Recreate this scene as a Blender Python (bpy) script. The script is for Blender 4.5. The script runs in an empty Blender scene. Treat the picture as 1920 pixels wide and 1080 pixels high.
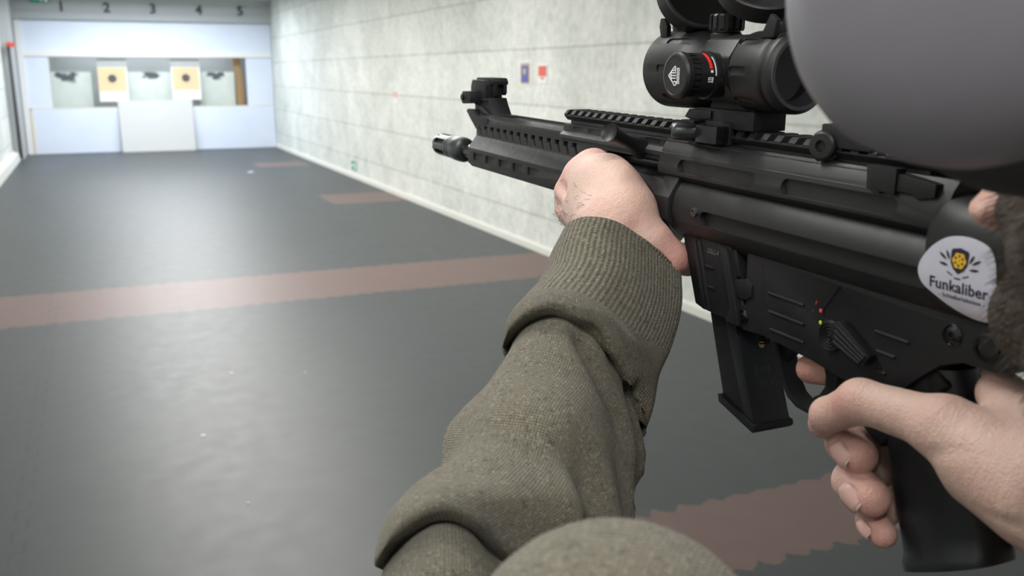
import bpy, bmesh, math, random
import numpy as np
from mathutils import Vector, Matrix, noise as mnoise
random.seed(7)
PI = math.pi
scene = bpy.context.scene
col = scene.collection
# ------------------------------------------------------------------ helpers
def R(d): return math.radians(d)
def put(o, parent=None):
    col.objects.link(o)
    if parent is not None: o.parent = parent
    return o
def tag(o, label=None, cat=None, group=None, kind=None):
    if label: o['label'] = label
    if cat: o['category'] = cat
    if group: o['group'] = group
    if kind: o['kind'] = kind
    return o
def empty(name, label=None, cat=None, loc=(0, 0, 0), group=None, kind=None, parent=None):
    o = bpy.data.objects.new(name, None); put(o, parent)
    o.location = loc; o.empty_display_size = .05
    return tag(o, label, cat, group, kind)
def mesh_obj(name, verts, faces, mat=None, parent=None, smooth=False, angle=None):
    me = bpy.data.meshes.new(name)
    me.from_pydata([tuple(v) for v in verts], [], faces)
    me.update()
    return finish(name, me, mat, parent, smooth, angle)
def finish(name, me, mat=None, parent=None, smooth=False, angle=None):
    if mat: me.materials.append(mat)
    if smooth or angle:
        me.polygons.foreach_set('use_smooth', [True]*len(me.polygons))
        if angle:
            me.set_sharp_from_angle(angle=R(angle))
    o = bpy.data.objects.new(name, me)
    return put(o, parent)
def bm_obj(name, bm, mat=None, parent=None, smooth=False, angle=None, bevel=0, seg=2):
    if bevel:
        es = [e for e in bm.edges if len(e.link_faces) == 2 and e.calc_face_angle(0) > R(32)]
        bmesh.ops.bevel(bm, geom=es, offset=bevel, segments=seg, affect='EDGES', profile=.6, clamp_overlap=True)
    bmesh.ops.recalc_face_normals(bm, faces=bm.faces)
    me = bpy.data.meshes.new(name); bm.to_mesh(me); bm.free()
    return finish(name, me, mat, parent, smooth, angle)
def box(bm, x0, x1, y0, y1, z0, z1):
    v = [bm.verts.new(p) for p in [(x0,y0,z0),(x1,y0,z0),(x1,y1,z0),(x0,y1,z0),(x0,y0,z1),(x1,y0,z1),(x1,y1,z1),(x0,y1,z1)]]
    for f in [(0,3,2,1),(4,5,6,7),(0,1,5,4),(1,2,6,5),(2,3,7,6),(3,0,4,7)]:
        bm.faces.new([v[i] for i in f])
    return v
def prism(bm, pts, axis, a, b):
    """extrude closed polygon pts (u,v) along axis from a to b; axis x:(y,z) y:(x,z) z:(x,y)"""
    def P(u, v, w): return {'x': (w,u,v), 'y': (u,w,v), 'z': (u,v,w)}[axis]
    A = [bm.verts.new(P(u,v,a)) for u,v in pts]; B = [bm.verts.new(P(u,v,b)) for u,v in pts]
    n = len(pts)
    bm.faces.new(A); bm.faces.new(B[::-1])
    for i in range(n):
        bm.faces.new([A[i], B[i], B[(i+1)%n], A[(i+1)%n]])
def lathe(bm, prof, origin, axis, n=32, closed_ends=True):
    """prof: list (t along axis, r)"""
    ax = Vector(axis).normalized(); o = Vector(origin)
    t = Vector((0,0,1)) if abs(ax.z) < .9 else Vector((1,0,0))
    u = ax.cross(t).normalized(); w = ax.cross(u)
    rings = []
    for (s, r) in prof:
        if r < 1e-7:
            rings.append([bm.verts.new(o+ax*s)])
        else:
            rings.append([bm.verts.new(o+ax*s+(u*math.cos(2*PI*i/n)+w*math.sin(2*PI*i/n))*r) for i in range(n)])
    for a, b in zip(rings, rings[1:]):
        if len(a) == 1 and len(b) == 1: continue
        for i in range(n):
            j = (i+1) % n
            if len(a) == 1: bm.faces.new([a[0], b[i], b[j]])
            elif len(b) == 1: bm.faces.new([a[i], b[0], a[j]])
            else: bm.faces.new([a[i], b[i], b[j], a[j]])
    if closed_ends:
        for rg in (rings[0], rings[-1]):
            if len(rg) > 1: bm.faces.new(rg)
def tube(bm, pts, r, n=10, closed=False):
    P = [Vector(p) for p in pts]; m = len(P); rings = []
    up = None
    for i in range(m):
        a = P[i-1] if (i > 0 or closed) else P[i]; b = P[(i+1) % m] if (i < m-1 or closed) else P[i]
        d = (b-a).normalized()
        if up is None:
            up = d.orthogonal().normalized()
        up = (up - d*up.dot(d)).normalized(); w = d.cross(up)
        rr = r[i] if isinstance(r, (list, tuple)) else r
        rings.append([bm.verts.new(P[i]+(up*math.cos(2*PI*k/n)+w*math.sin(2*PI*k/n))*rr) for k in range(n)])
    rng = range(m) if closed else range(m-1)
    for i in rng:
        a = rings[i]; b = rings[(i+1) % m]
        for k in range(n):
            bm.faces.new([a[k], a[(k+1)%n], b[(k+1)%n], b[k]])
    if not closed:
        bm.faces.new(rings[0][::-1]); bm.faces.new(rings[-1])
def stadium(cx, cz, L, h, n=8, slant=0):
    """rounded slot outline in (x,z)"""
    r = h/2; pts = []
    for i in range(n+1):
        a = -PI/2+PI*i/n; pts.append((cx+L/2-r+r*math.cos(a), cz+r*math.sin(a)))
    for i in range(n+1):
        a = PI/2+PI*i/n; pts.append((cx-L/2+r+r*math.cos(a), cz+r*math.sin(a)))
    return pts
def scale_bm(bm, s=.001):
    for v in bm.verts: v.co *= s
def boolean_cut(o, cutter_bms):
    """carve cutters (bmesh, same local space) out of object o; no helper stays in the scene"""
    dg = None
    mods = []; tmp = []
    for b in cutter_bms:
        bmesh.ops.recalc_face_normals(b, faces=b.faces)
        me = bpy.data.meshes.new('cut'); b.to_mesh(me); b.free()
        c = bpy.data.objects.new('cut', me); put(c); c.matrix_world = o.matrix_world
        c.parent = o.parent
        m = o.modifiers.new('b', 'BOOLEAN'); m.operation = 'DIFFERENCE'; m.solver = 'EXACT'; m.object = c
        try: m.use_self = True
        except Exception: pass
        tmp.append(c)
    bpy.context.view_layer.update()
    dg = bpy.context.evaluated_depsgraph_get()
    me = bpy.data.meshes.new_from_object(o.evaluated_get(dg))
    o.modifiers.clear(); old = o.data; o.data = me
    for c in tmp:
        d = c.data; bpy.data.objects.remove(c); bpy.data.meshes.remove(d)
    bpy.data.meshes.remove(old)
    return o
def bevel_eval(o, w, seg=2, ang=30):
    """bevel the finished mesh of o"""
    m = o.modifiers.new('v', 'BEVEL'); m.width = w; m.segments = seg; m.limit_method = 'ANGLE'; m.angle_limit = R(ang); m.harden_normals = False
    bpy.context.view_layer.update()
    dg = bpy.context.evaluated_depsgraph_get()
    me = bpy.data.meshes.new_from_object(o.evaluated_get(dg)); o.modifiers.clear(); o.data = me
    me.polygons.foreach_set('use_smooth', [True]*len(me.polygons)); me.set_sharp_from_angle(angle=R(35))
    return o
def text_mesh(s, size, depth, offset=0, spacing=1.0, shear=0):
    cu = bpy.data.curves.new('t', 'FONT'); cu.body = s; cu.size = size; cu.extrude = depth; cu.offset = offset
    cu.align_x = 'CENTER'; cu.align_y = 'CENTER'; cu.space_character = spacing; cu.resolution_u = 4; cu.shear = shear
    o = bpy.data.objects.new('t', cu); put(o)
    bpy.context.view_layer.update()
    dg = bpy.context.evaluated_depsgraph_get()
    me = bpy.data.meshes.new_from_object(o.evaluated_get(dg)); bpy.data.objects.remove(o); bpy.data.curves.remove(cu)
    return me
def place_mesh(name, me, M, mat, parent):
    me.transform(M); me.materials.clear()
    return finish(name, me, mat, parent)
# ------------------------------------------------------------------ signed distance modelling (bodies and cloth)
def cone(a, b, ra, rb=None, k=6, op='+', flat=None):
    return dict(a=np.array(a, float), b=np.array(b, float), ra=float(ra), rb=float(ra if rb is None else rb), k=float(k), op=op, e=None)
def ell(c, r, k=6, op='+', rot=None):
    return dict(a=np.array(c, float), b=np.array(c, float), ra=max(r), rb=max(r), k=float(k), op=op, e=(np.array(r, float), rot))
def prim_d(q, X):
    if q['e'] is not None:
        rr, rot = q['e']; p = X-q['a']
        if rot is not None: p = p @ np.array(rot)
        k0 = np.sqrt(((p/rr)**2).sum(-1)); k1 = np.sqrt(((p/(rr*rr))**2).sum(-1))
        return np.where(k1 > 1e-9, k0*(k0-1)/np.maximum(k1, 1e-9), -rr.min())
    ab = q['b']-q['a']; L = (ab**2).sum(); p = X-q['a']
    if L < 1e-9: t = 0*p[..., 0]
    else: t = np.clip((p@ab)/L, 0, 1)
    d = np.sqrt(((p-t[..., None]*ab)**2).sum(-1))
    return d-(q['ra']+(q['rb']-q['ra'])*t)
def field(prims, lo, n, cell):
    D = np.full(n, 1e3)
    for q in prims:
        m = q['k']+4*cell; r = max(q['ra'], q['rb'])+m
        i0 = np.maximum(((np.minimum(q['a'], q['b'])-r-lo)/cell).astype(int), 0)
        i1 = np.minimum(((np.maximum(q['a'], q['b'])+r-lo)/cell).astype(int)+2, n)
        if (i1 <= i0).any(): continue
        gx = [lo[a]+cell*np.arange(i0[a], i1[a]) for a in range(3)]
        X = np.stack(np.meshgrid(*gx, indexing='ij'), -1)
        d = prim_d(q, X)
        S = np.s_[i0[0]:i1[0], i0[1]:i1[1], i0[2]:i1[2]]
        d0 = D[S]; k = max(q['k'], 1e-3)
        if q['op'] == '+':
            h = np.clip(.5+.5*(d0-d)/k, 0, 1); D[S] = d0*(1-h)+d*h-k*h*(1-h)
        else:
            h = np.clip(.5-.5*(d0+d)/k, 0, 1); D[S] = d0*(1-h)-d*h+k*h*(1-h)
    return D
def nets(D, lo, cell):
    s = D < 0; n = np.array(D.shape)
    acc = np.zeros(tuple(n-1)+(3,)); cnt = np.zeros(tuple(n-1))
    offs = [(0,0),(0,1),(1,0),(1,1)]
    for ax in range(3):
        o1, o2 = [a for a in range(3) if a != ax]
        for (p, q) in offs:
            A = [slice(0, n[a]-1) for a in range(3)]; A[o1] = slice(p, n[o1]-1+p); A[o2] = slice(q, n[o2]-1+q)
            B = list(A); B[ax] = slice(1, n[ax])
            da = D[tuple(A)]; db = D[tuple(B)]; c = (da < 0) != (db < 0)
            t = np.where(c, da/np.where(c, da-db, 1), 0)
            v = np.zeros(acc.shape); v[..., ax] = t; v[..., o1] = p; v[..., o2] = q
            acc += v*c[..., None]; cnt += c
    m = cnt > 0; idx = -np.ones(m.shape, int); idx[m] = np.arange(m.sum())
    ijk = np.argwhere(m)
    V = (ijk+acc[m]/cnt[m][:, None])*cell+lo
    F = []
    for ax in range(3):
        o1, o2 = [(1,2),(2,0),(0,1)][ax]
        A = [slice(1, n[a]-1) for a in range(3)]; A[ax] = slice(0, n[ax]-1)
        B = list(A); B[ax] = slice(1, n[ax])
        sa = s[tuple(A)]; sb = s[tuple(B)]
        e = np.argwhere(sa != sb); base = e.copy()
        for a in range(3):
            if a != ax: base[:, a] += 1
        def vid(p, q):
            b = base.copy(); b[:, o1] -= p; b[:, o2] -= q
            return idx[b[:, 0], b[:, 1], b[:, 2]]
        quad = np.stack([vid(0,0), vid(1,0), vid(1,1), vid(0,1)], 1)
        fl = sa[tuple(e.T)]
        quad[~fl] = quad[~fl][:, ::-1]
        F.append(quad)
    F = np.concatenate(F)
    return V, F
def sdf(prims, cell, extra=None):
    lo = np.min([np.minimum(q['a'], q['b'])-max(q['ra'], q['rb']) for q in prims if q['op'] == '+'], 0)-4*cell
    hi = np.max([np.maximum(q['a'], q['b'])+max(q['ra'], q['rb']) for q in prims if q['op'] == '+'], 0)+4*cell
    n = ((hi-lo)/cell).astype(int)+1
    D = field(prims, lo, n, cell)
    if extra is not None:
        D = extra(D, lo, n, cell)
    return nets(D, lo, cell)
def np_mesh(name, V, F, mat, parent, smooth_iter=0, keep=None):
    me = bpy.data.meshes.new(name)
    me.vertices.add(len(V)); me.vertices.foreach_set('co', np.asarray(V, float).ravel())
    me.loops.add(F.size); me.loops.foreach_set('vertex_index', F.ravel())
    me.polygons.add(len(F)); me.polygons.foreach_set('loop_start', np.arange(0, F.size, 4))
    me.polygons.foreach_set('use_smooth', np.ones(len(F), bool))
    me.update(calc_edges=True); me.validate()
    if mat: me.materials.append(mat)
    return put(bpy.data.objects.new(name, me), parent)
def relax(V, F, it=4, lam=.5):
    E = np.concatenate([F[:, [0,1]], F[:, [1,2]], F[:, [2,3]], F[:, [3,0]]])
    for _ in range(it):
        S = np.zeros_like(V); C = np.zeros(len(V))
        for c in range(3):
            S[:, c] = np.bincount(E[:, 0], V[E[:, 1], c], len(V))+np.bincount(E[:, 1], V[E[:, 0], c], len(V))
        C = np.bincount(E[:, 0], minlength=len(V))+np.bincount(E[:, 1], minlength=len(V))
        V = V*(1-lam)+lam*S/np.maximum(C, 1)[:, None]
    return V
# ------------------------------------------------------------------ materials
class N:
    def __init__(s, name):
        s.m = bpy.data.materials.new(name); s.m.use_nodes = True; s.t = s.m.node_tree
        s.t.nodes.clear(); s.out = s.n('ShaderNodeOutputMaterial'); s.p = s.n('ShaderNodeBsdfPrincipled')
        s.l(s.p.outputs[0], s.out.inputs[0])
    def n(s, typ, **kw):
        x = s.t.nodes.new(typ)
        for k, v in kw.items(): setattr(x, k, v)
        return x
    def l(s, a, b): s.t.links.new(a, b)
    def val(s, sock, v):
        if hasattr(v, 'is_output') or isinstance(v, bpy.types.NodeSocket): s.l(v, sock)
        else: sock.default_value = v
    def noise(s, scale, detail=3, vec=None, rough=.5, dist=0):
        x = s.n('ShaderNodeTexNoise'); x.inputs['Scale'].default_value = scale; x.inputs['Detail'].default_value = detail
        x.inputs['Roughness'].default_value = rough; x.inputs['Distortion'].default_value = dist
        if vec is not None: s.l(vec, x.inputs['Vector'])
        return x.outputs['Fac']
    def math(s, op, a, b=0., c=None):
        x = s.n('ShaderNodeMath', operation=op); s.val(x.inputs[0], a); s.val(x.inputs[1], b)
        if c is not None: s.val(x.inputs[2], c)
        return x.outputs[0]
    def mix(s, f, a, b):
        x = s.n('ShaderNodeMix', data_type='RGBA'); s.val(x.inputs[0], f); s.val(x.inputs[6], a); s.val(x.inputs[7], b)
        return x.outputs[2]
    def ramp(s, f, stops):
        x = s.n('ShaderNodeValToRGB'); s.l(f, x.inputs[0]); e = x.color_ramp.elements
        while len(e) < len(stops): e.new(.5)
        for i, (p, c) in enumerate(stops): e[i].position = p; e[i].color = c
        return x.outputs[0]
    def obj(s): return s.n('ShaderNodeTexCoord').outputs['Object']
    def uv(s): return s.n('ShaderNodeTexCoord').outputs['UV']
    def geo(s): return s.n('ShaderNodeNewGeometry').outputs['Position']
    def xyz(s, v):
        x = s.n('ShaderNodeSeparateXYZ'); s.l(v, x.inputs[0]); return x.outputs
    def comb(s, x, y, z):
        c = s.n('ShaderNodeCombineXYZ'); s.val(c.inputs[0], x); s.val(c.inputs[1], y); s.val(c.inputs[2], z); return c.outputs[0]
    def bump(s, h, strength=.3, dist=.001):
        b = s.n('ShaderNodeBump'); b.inputs['Strength'].default_value = strength; b.inputs['Distance'].default_value = dist
        s.l(h, b.inputs['Height']); s.l(b.outputs[0], s.p.inputs['Normal'])
    def set(s, **kw):
        for k, v in kw.items(): s.val(s.p.inputs[k.replace('_', ' ')], v)
        return s
def rgb(r, g, b): return (r, g, b, 1)
def plain(name, c, rough=.5, metal=0, spec=.5, grain=0, gscale=900, coat=0):
    m = N(name); m.set(Base_Color=c, Roughness=rough, Metallic=metal)
    m.p.inputs['Specular IOR Level'].default_value = spec
    if coat: m.p.inputs['Coat Weight'].default_value = coat
    if grain: m.bump(m.noise(gscale, 2, m.obj()), grain, .0004)
    return m.m
M = {}
def gunmat(name, c, rough, spec, grain, gscale):
    m = N(name); o = m.obj()
    f = m.noise(60, 4, o); dust = m.noise(2600, 1, o)
    d = m.math('GREATER_THAN', dust, .80)
    colr = m.mix(f, rgb(*[x*.75 for x in c]), rgb(*[x*1.3 for x in c]))
    m.set(Base_Color=m.mix(m.math('MULTIPLY', d, .5), colr, rgb(.25,.25,.25)))
    m.val(m.p.inputs['Roughness'], m.math('ADD', m.math('MULTIPLY', m.noise(200, 3, o), .2), rough-.1))
    m.p.inputs['Specular IOR Level'].default_value = spec
    m.bump(m.noise(gscale, 2, o), grain, .0003)
    return m.m
M['alu'] = gunmat('anodised_black', (.012,.012,.0135), .46, .36, .25, 3500)
M['poly'] = gunmat('black_polymer', (.0105,.0105,.0125), .52, .32, .5, 2200)
M['scope'] = gunmat('matte_scope_black', (.011,.011,.0125), .40, .42, .3, 4000)
M['grip'] = gunmat('soft_black_grip', (.0115,.0125,.016), .40, .42, .3, 3000)
M['steel'] = plain('blued_steel', rgb(.05,.05,.055), .22, .9)
M['hider'] = plain('gunmetal_hider', rgb(.10,.105,.11), .33, .85, grain=.2, gscale=1500)
M['edge'] = plain('bright_edge', rgb(.55,.55,.57), .3, .9)
M['void'] = plain('deep_black', rgb(.004,.004,.004), .8, 0, .1)
M['white'] = plain('white_print', rgb(.85,.85,.85), .5)
M['grey_print'] = plain('grey_engraving', rgb(.10,.10,.11), .5)
M['red'] = plain('red_paint', rgb(.8,.03,.02), .4)
M['reddot'] = plain('red_dot_paint', rgb(.85,.10,.05), .4)
M['yellow'] = plain('yellow_dot_paint', rgb(.75,.8,.05), .4)
M['brass'] = plain('brass', rgb(.6,.4,.18), .3, .9)
M['lens'] = plain('dark_lens', rgb(.004,.004,.006), .05, 0, .6)
M['navy'] = plain('navy_print', rgb(.012,.010,.030), .5)
M['gold'] = plain('yellow_print', rgb(.85,.50,.02), .5)
M['sticker'] = plain('sticker_vinyl', rgb(.62,.61,.72), .35, grain=.1, gscale=200)
# ------------------------------------------------------------------ camera
CAMP = Vector((0, 0, 1.55)); PITCH = 13.0304785; YAW = 23.7935379; FPX = 1750.
cam = bpy.data.cameras.new('camera'); cam.sensor_width = 36; cam.lens = FPX/1920*36
cam.clip_start = .02; cam.clip_end = 100
cam.dof.use_dof = True; cam.dof.focus_distance = .56; cam.dof.aperture_fstop = cam.lens/2.3
co = put(bpy.data.objects.new('camera', cam)); co.location = CAMP
co.rotation_euler = (R(90-PITCH), 0, R(-YAW)); scene.camera = co
# ------------------------------------------------------------------ the room
XR, XL, YB, YF, ZC = 3.51, -1.40, 21.4, -3.0, 2.98
YP = 20.38                                   # plane of the butt panels
def conc(name, c0, c1, axis):
    m = N(name); g = m.geo(); x, y, z = m.xyz(g)[0:3]
    cell_v = m.math('FLOOR', m.math('DIVIDE', m.math('ADD', z, .165), .4775), 0)
    cell_h = m.math('FLOOR', m.math('DIVIDE', m.math('SUBTRACT', y if axis == 'y' else x, .38), 1.9), 0)
    wn = m.n('ShaderNodeTexWhiteNoise', noise_dimensions='2D'); m.l(m.comb(cell_h, cell_v, 0), wn.inputs['Vector'])
    a = m.noise(1.7, 6, g, .65, .4); b = m.noise(14, 6, g, .7); c = m.noise(90, 3, g, .6)
    f = m.math('ADD', m.math('MULTIPLY', a, .5), m.math('MULTIPLY', b, .5))
    f = m.math('ADD', m.math('MULTIPLY', m.math('SUBTRACT', f, .5), 3.4), .5)
    f = m.math('ADD', f, m.math('MULTIPLY', m.math('SUBTRACT', wn.outputs[0], .5), .22))
    colr = m.mix(m.math('MAXIMUM', m.math('MINIMUM', f, 1.), 0.), rgb(*c0), rgb(*c1))
    colr = m.mix(m.math('MULTIPLY', m.math('GREATER_THAN', c, .66), .10), colr, rgb(.35,.36,.34))
    # joints between the panels
    def joint(v, off, per, w):
        q = m.math('SUBTRACT', m.math('PINGPONG', m.math('ADD', v, off), per/2), 0)
        return m.math('LESS_THAN', q, w)
    wob = m.math('MULTIPLY', m.math('SUBTRACT', m.noise(5, 2, g), .5), .012)
    jh = joint(m.math('ADD', z, wob), .165, .4775, .009)
    jv = m.math('MULTIPLY', joint(m.math('ADD', y if axis == 'y' else x, wob), -.38, 1.9, .007), .55)
    j = m.math('MAXIMUM', jh, jv)
    j2 = m.math('MULTIPLY', j, m.math('ADD', m.math('MULTIPLY', m.noise(3, 3, g), .7), .35))
    m.set(Base_Color=m.mix(m.math('MULTIPLY', j2, .5), colr, rgb(.20,.20,.19)), Roughness=.85)
    h = m.math('SUBTRACT', m.math('ADD', m.math('MULTIPLY', b, .5), m.math('MULTIPLY', c, .3)), m.math('MULTIPLY', j, 1.5))
    m.bump(h, .5, .006)
    return m.m
M['wall'] = conc('painted_concrete_wall', (.50,.525,.49), (.80,.815,.78), 'y')
M['wall_far'] = conc('painted_concrete_far', (.52,.54,.55), (.74,.75,.76), 'x')
M['beamc'] = plain('grey_beam_paint', rgb(.43,.45,.45), .8, grain=.3, gscale=60)
M['ceil'] = plain('ceiling_paint', rgb(.72,.74,.66), .9)
def floor_mat():
    m = N('rubber_floor'); g = m.geo(); x, y, z = m.xyz(g)[0:3]
    n1 = m.noise(1.2, 5, g, .6); n2 = m.noise(260, 3, g, .7); n3 = m.noise(9, 4, g, .6)
    base = m.mix(n1, rgb(.031,.037,.041), rgb(.046,.052,.057))
    base = m.mix(m.math('MULTIPLY', n3, .5), base, rgb(.044,.050,.051))
    base = m.mix(m.math('MULTIPLY', m.math('GREATER_THAN', n2, .62), .5), base, rgb(.028,.029,.031))
    # red rows of tiles, tabs along their edges
    tab = m.math('MULTIPLY', m.math('PINGPONG', m.math('ADD', x, m.math('MULTIPLY', m.noise(9, 1, g), .05)), .055), .55)
    yy = m.math('ADD', y, m.math('ADD', tab, m.math('MULTIPLY', m.math('SUBTRACT', m.noise(16, 4, g), .5), .11)))
    red = None
    for (a, b, xa, xb) in [(2.19, 2.64, 1.02, 9), (6.40, 7.33, -9, 9), (11.10, 12.02, 2.55, 9), (16.0, 16.8, 2.45, 3.3)]:
        q = m.math('MULTIPLY', m.math('GREATER_THAN', yy, a), m.math('LESS_THAN', yy, b))
        q = m.math('MULTIPLY', q, m.math('MULTIPLY', m.math('GREATER_THAN', x, xa), m.math('LESS_THAN', x, xb)))
        red = q if red is None else m.math('MAXIMUM', red, q)
    redc = m.mix(n3, rgb(.115,.070,.066), rgb(.16,.096,.086))
    redc = m.mix(m.math('MULTIPLY', m.math('GREATER_THAN', n2, .62), .4), redc, rgb(.09,.06,.055))
    c = m.mix(m.math('MULTIPLY', red, .92), base, redc)
    # puzzle seam of the mats
    def seam(xs, amp):
        sq = m.math('SIGN', m.math('SINE', m.math('MULTIPLY', y, 2*PI/.17)), 0)
        off = m.math('SUBTRACT', x, m.math('ADD', m.math('MULTIPLY', sq, amp), xs))
        d1 = m.math('LESS_THAN', m.math('ABSOLUTE', off, 0), .006)
        near = m.math('LESS_THAN', m.math('ABSOLUTE', m.math('SUBTRACT', x, xs), 0), amp)
        d2 = m.math('MULTIPLY', near, m.math('LESS_THAN', m.math('PINGPONG', y, .085), .006))
        return m.math('MAXIMUM', d1, d2)
    s1 = seam(-.365, .022)
    s = m.math('MULTIPLY', s1, m.math('ADD', m.math('MULTIPLY', m.noise(7, 3, g), 1.2), -.1))
    c = m.mix(m.math('MULTIPLY', m.math('MINIMUM', m.math('MAXIMUM', s, 0.), 1.), .9), c, rgb(.02,.02,.022))
    m.set(Base_Color=c)
    m.val(m.p.inputs['Roughness'], m.math('ADD', m.math('MULTIPLY', n3, .12), .41))
    m.p.inputs['Specular IOR Level'].default_value = .6
    h = m.math('SUBTRACT', m.math('ADD', m.math('MULTIPLY', n2, .25), m.math('MULTIPLY', n3, .15)), s1)
    m.bump(h, .35, .003)
    return m.m
M['floor'] = floor_mat()
def slab(name, x0, x1, y0, y1, z0, z1, mat, parent=None, bevel=0, kind=None):
    bm = bmesh.new(); box(bm, x0, x1, y0, y1, z0, z1)
    o = bm_obj(name, bm, mat, parent, bevel=bevel, angle=35 if bevel else None)
    if kind: o['kind'] = kind
    return o
slab('floor', XL-.2, XR+.2, YF-.2, YB+.2, -.12, 0, M['floor'], kind='structure')
slab('ceiling', XL-.2, XR+.2, YF-.2, YB+.2, ZC, ZC+.15, M['ceil'], kind='structure')
slab('wall_right', XR, XR+.2, YF-.2, YB+.2, 0, ZC, M['wall'], kind='structure')
slab('wall_left', XL-.2, XL, YF-.2, YB+.2, 0, ZC, M['wall'], kind='structure')
slab('wall_back', XL, XR, YB, YB+.2, 0, ZC, M['wall_far'], kind='structure')
slab('wall_front', XL, XR, YF-.2, YF, 0, ZC, M['wall_far'], kind='structure')
M['kerb'] = plain('pale_kerb_paint', rgb(.62,.62,.58), .7, grain=.3, gscale=40)
bm = bmesh.new(); prism(bm, [(XR, 0), (XR-.035, 0), (XR-.028, .05), (XR, .065)], 'y', YF, YB)
o = bm_obj('baseboard_right', bm, M['kerb'], angle=35); o['kind'] = 'structure'
# pier and low sill on the left
bm = bmesh.new(); box(bm, XL, -1.235, 19.2, YB, 0, ZC)
o = bm_obj('wall_pier', bm, M['beamc']); o['kind'] = 'structure'; o.name = 'trim_1'
bm = bmesh.new(); prism(bm, [(XL, 0), (-1.28, 0), (-1.30, .12), (XL, .16)], 'y', 10, 19.2)
o = bm_obj('baseboard_left', bm, M['kerb'], angle=35); o['kind'] = 'structure'
# grey beam across the butt
bm = bmesh.new(); box(bm, XL, XR, 20.25, 20.6, 2.52, ZC); box(bm, XL, XR, 20.235, 20.25, 2.66, 2.675); box(bm, XL, XR, 20.2, 20.25, 2.86, ZC)
o = bm_obj('trim_2', bm, M['beamc']); o['kind'] = 'structure'
# lane numbers
M['num'] = plain('dark_number', rgb(.05,.055,.06), .6)
for i, x in enumerate((-.38, .41, 1.24, 2.10, 2.90)):
    me = text_mesh(str(i+1), .255, .004, .006)
    o = place_mesh('lane_number', me, Matrix.Translation((x, 20.231, 2.745)) @ Matrix.Rotation(R(90), 4, 'X'), M['num'], None)
    tag(o, 'dark grey numeral %d on the grey beam above the butt' % (i+1), 'lane number', 'lane numbers')
M['pan'] = N('white_panel_board')
_m = M['pan']; _g = _m.geo()
_m.set(Base_Color=_m.mix(_m.noise(2.2, 4, _g), rgb(.66,.73,.86), rgb(.76,.81,.90)), Roughness=.45); _m.bump(_m.noise(4, 3, _g), .25, .01); M['pan'] = _m.m
M['panw'] = plain('white_board', rgb(.80,.80,.79), .5)
M['lean'] = plain('off_white_board', rgb(.56,.56,.55), .6)
M['wood'] = plain('brown_wood', rgb(.36,.22,.10), .6, grain=.4, gscale=30)
M['woodl'] = plain('pale_wood_edge', rgb(.72,.62,.45), .6)
# butt wall: a framed timber and board partition with a long opening
butt = empty('target_butt', 'white boarded partition with a long opening across the end of the range', 'partition', (1.1, YP, 0))
def bslab(name, x0, x1, y0, y1, z0, z1, mat, bevel=.003):
    bm = bmesh.new(); box(bm, x0-1.1, x1-1.1, y0-YP, y1-YP, z0, z1)
    return bm_obj(name, bm, mat, butt, bevel=bevel, angle=35)
bslab('top_panel', -1.19, 3.50, YP, YP+.04, 1.95, 2.515, M['pan'])
bslab('rail_board', -1.19, 3.50, YP-.03, YP+.04, 1.84, 1.95, M['panw'])
bslab('side_panel', -1.19, -.70, YP, YP+.04, .87, 1.84, M['pan'])
bslab('side_panel', 2.97, 3.50, YP, YP+.04, .87, 1.84, M['pan'])
bslab('lower_panel', -1.06, 3.50, YP-.02, YP+.03, 0.0, .855, M['pan'])
bslab('lower_panel', -1.12, -.88, YP-.028, YP-.021, 0.0, .84, M['pan'])
bslab('ledge', -1.10, 3.50, YP-.02, YP+.12, .857, .872, M['woodl'])
bslab('jamb', -1.22, -1.12, YP-.05, YP+.02, 0.0, 2.515, M['panw'])
bslab('edge_strip', -1.115, -1.075, YP-.05, YP-.021, 0.0, .84, M['woodl'])
bslab('opening_edge', -.705, -.69, YP+.0, YP+.05, .873, 1.838, M['woodl'], 0)
bslab('opening_edge', -.68, 2.96, YP+.0, YP+.05, 1.826, 1.838, M['woodl'], 0)
bslab('post', 2.80, 2.93, YP+.25, YP+.38, .02, 1.55, M['wood'], .006)
bslab('post', 2.76, 2.90, YP+.26, YP+.36, 1.56, 2.3, M['wood'], .006)
# leaning white board in front
bm = bmesh.new()
v = [(-.69,-.01,0),(.69,-.01,0),(.69,.015,0),(-.69,.015,0),(-.70,.17,.985),(.70,.17,1.01),(.70,.195,1.01),(-.70,.195,.985)]
vs = [bm.verts.new(p) for p in v]
for f in [(0,3,2,1),(4,5,6,7),(0,1,5,4),(1,2,6,5),(2,3,7,6),(3,0,4,7)]: bm.faces.new([vs[i] for i in f])
o = bm_obj('leaning_board', bm, M['lean'], bevel=.003, angle=35); o.location = (1.155, YP-.225, .002)
tag(o, 'large white board leaning against the lower panels below the opening', 'board')
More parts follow.
